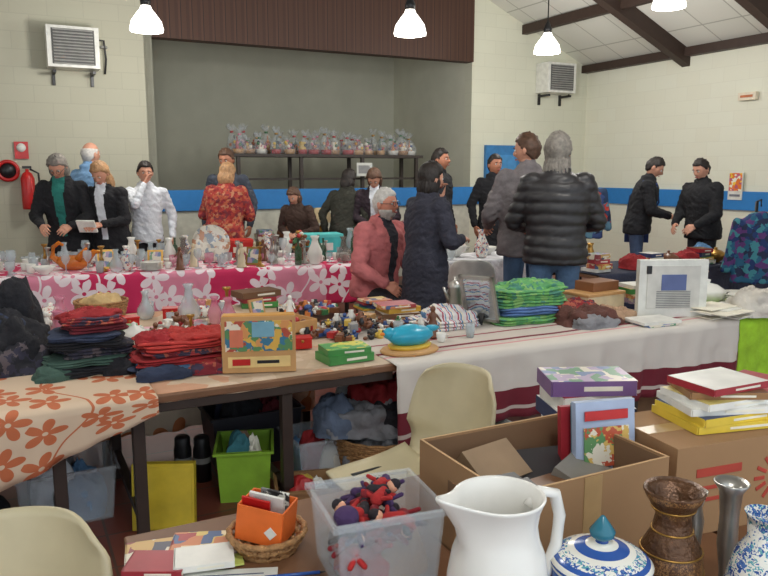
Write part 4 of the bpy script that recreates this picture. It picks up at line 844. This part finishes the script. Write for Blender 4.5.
for i in range(4): b.rumple((random.uniform(-.04,.04),random.uniform(-.035,.035),.002),.06,.055,.09,[pg,grC,dred2,tnC][i],i,16,.6)
for i in range(34):
    x,y=random.uniform(-.078,.078),random.uniform(-.068,.068); z=random.uniform(.07,.165); m=random.choice([dmar,dred2,dmar,dbk,dpur,dred2]); a=random.uniform(0,6.28); ca,sa=math.cos(a),math.sin(a)
    b.cap((x,y,z),(x+ca*.03,y+sa*.03,z+.008),.015,.011,m,10)
    for q in (-1,1): b.cap((x+ca*.03,y+sa*.03,z),(x+ca*.055-sa*q*.015,y+sa*.055+ca*q*.015,z-.01),.007,.006,m,8); b.cap((x,y,z),(x-sa*q*.035,y+ca*q*.035,z+.012),.006,.005,m,8)
    if i%3==0: b.ell((x-ca*.022,y-sa*.022,z+.006),(.014,.014,.015),dpe,10,8); b.ell((x-ca*.028,y-sa*.028,z+.011),(.014,.014,.013),dbk,10,8)
b.ell((-.085,-.06,.155),(.028,.025,.025),dpur,14,10)
b.make('rag_doll_heap',(-.02,1.545,TN+.006),math.radians(20))
basket('shallow_wicker_tray',(-.275,1.63,TN),.065,.088,.04)
b=B(); orM2=mat('orange_card',(230,110,40),.5); M=Matrix.Translation((0,0,.065))@Matrix.Rotation(.12,4,'Y')
for q in (-1,1): b.box((q*.055,0,0),(.004,.09,.085),orM2,M=M); b.box((0,q*.045,0),(.11,.004,.085),orM2,M=M)
b.box((0,0,-.04),(.11,.09,.004),orM2,M=M); b.box((.0,.0,.02),(.085,.006,.09),CV[4],rx=.3,M=M); b.box((.01,.02,.03),(.07,.006,.07),printed('card_print',[(40,40,40),(220,220,210),(120,120,120)],50),rx=.2,M=M); b.box((-.02,-.02,.02),(.07,.006,.07),red,rx=.2,M=M); b.box((.03,-.0475,-.01),(.022,.002,.022),white,ry=.7,M=M)
b.make('orange_gift_box',(-.275,1.63,TN+.012),-.25)
b=B()
for i,(x,y,m,r) in enumerate(((0,0,PR3,.2),(.1,.02,PR1,.0),(.02,-.07,mat('dvd_red',(160,50,60),.3),-.1),(.12,-.06,CV[4],.15))): book(b,(x,y,.008+.004*i),(.13,.09,.015),m,r)
b.make('dvd_case_spread',(-.53,1.60,TN),.1)
b=B(); b.box((0,0,.002),(.22,.14,.003),white,rz=.1); 
for k in range(7): b.box((0,-.05+.016*k,.0042),(.15,.003,.001),mat('ink',(90,96,120)),rz=.1)
b.box((-.02,.1,.006),(.08,.05,.004),mat('green_note',(200,210,110),.6),rz=.3); b.make('note_papers',(-.34,1.46,TN),0)
b=B(); b.tube([(-.06,0,0),(.06,.01,0)],.004,cbl,8); b.tube([(.06,.01,0),(.072,.011,0)],[.003,.001],dark,8); b.make('blue_pen',(-.20,1.5,TN+.005),.1)
b=B(); M=Matrix.Rotation(.5,4,'Y'); b.box((0,0,.12),(.04,.05,.28),boxW,M=M); b.ell((.13,0,.25),(.035,.03,.03),boxW); b.box((.0,0,.015),(.2,.14,.03),boxW); b.make('wooden_shoe_form',(-.84,1.30,.452),.6)

# ---------------- world, camera
w=bpy.data.worlds.new('World'); sc.world=w; w.use_nodes=True; bg=w.node_tree.nodes['Background']; bg.inputs[0].default_value=(.83,.92,1,1); bg.inputs[1].default_value=1.4
cam=bpy.data.cameras.new('Camera'); cam.lens=34.7; cam.sensor_width=36; co=bpy.data.objects.new('Camera',cam); sc.collection.objects.link(co)
co.location=(0,0,1.6); co.rotation_euler=(math.radians(81),0,0); sc.camera=co; cam.clip_start=.05
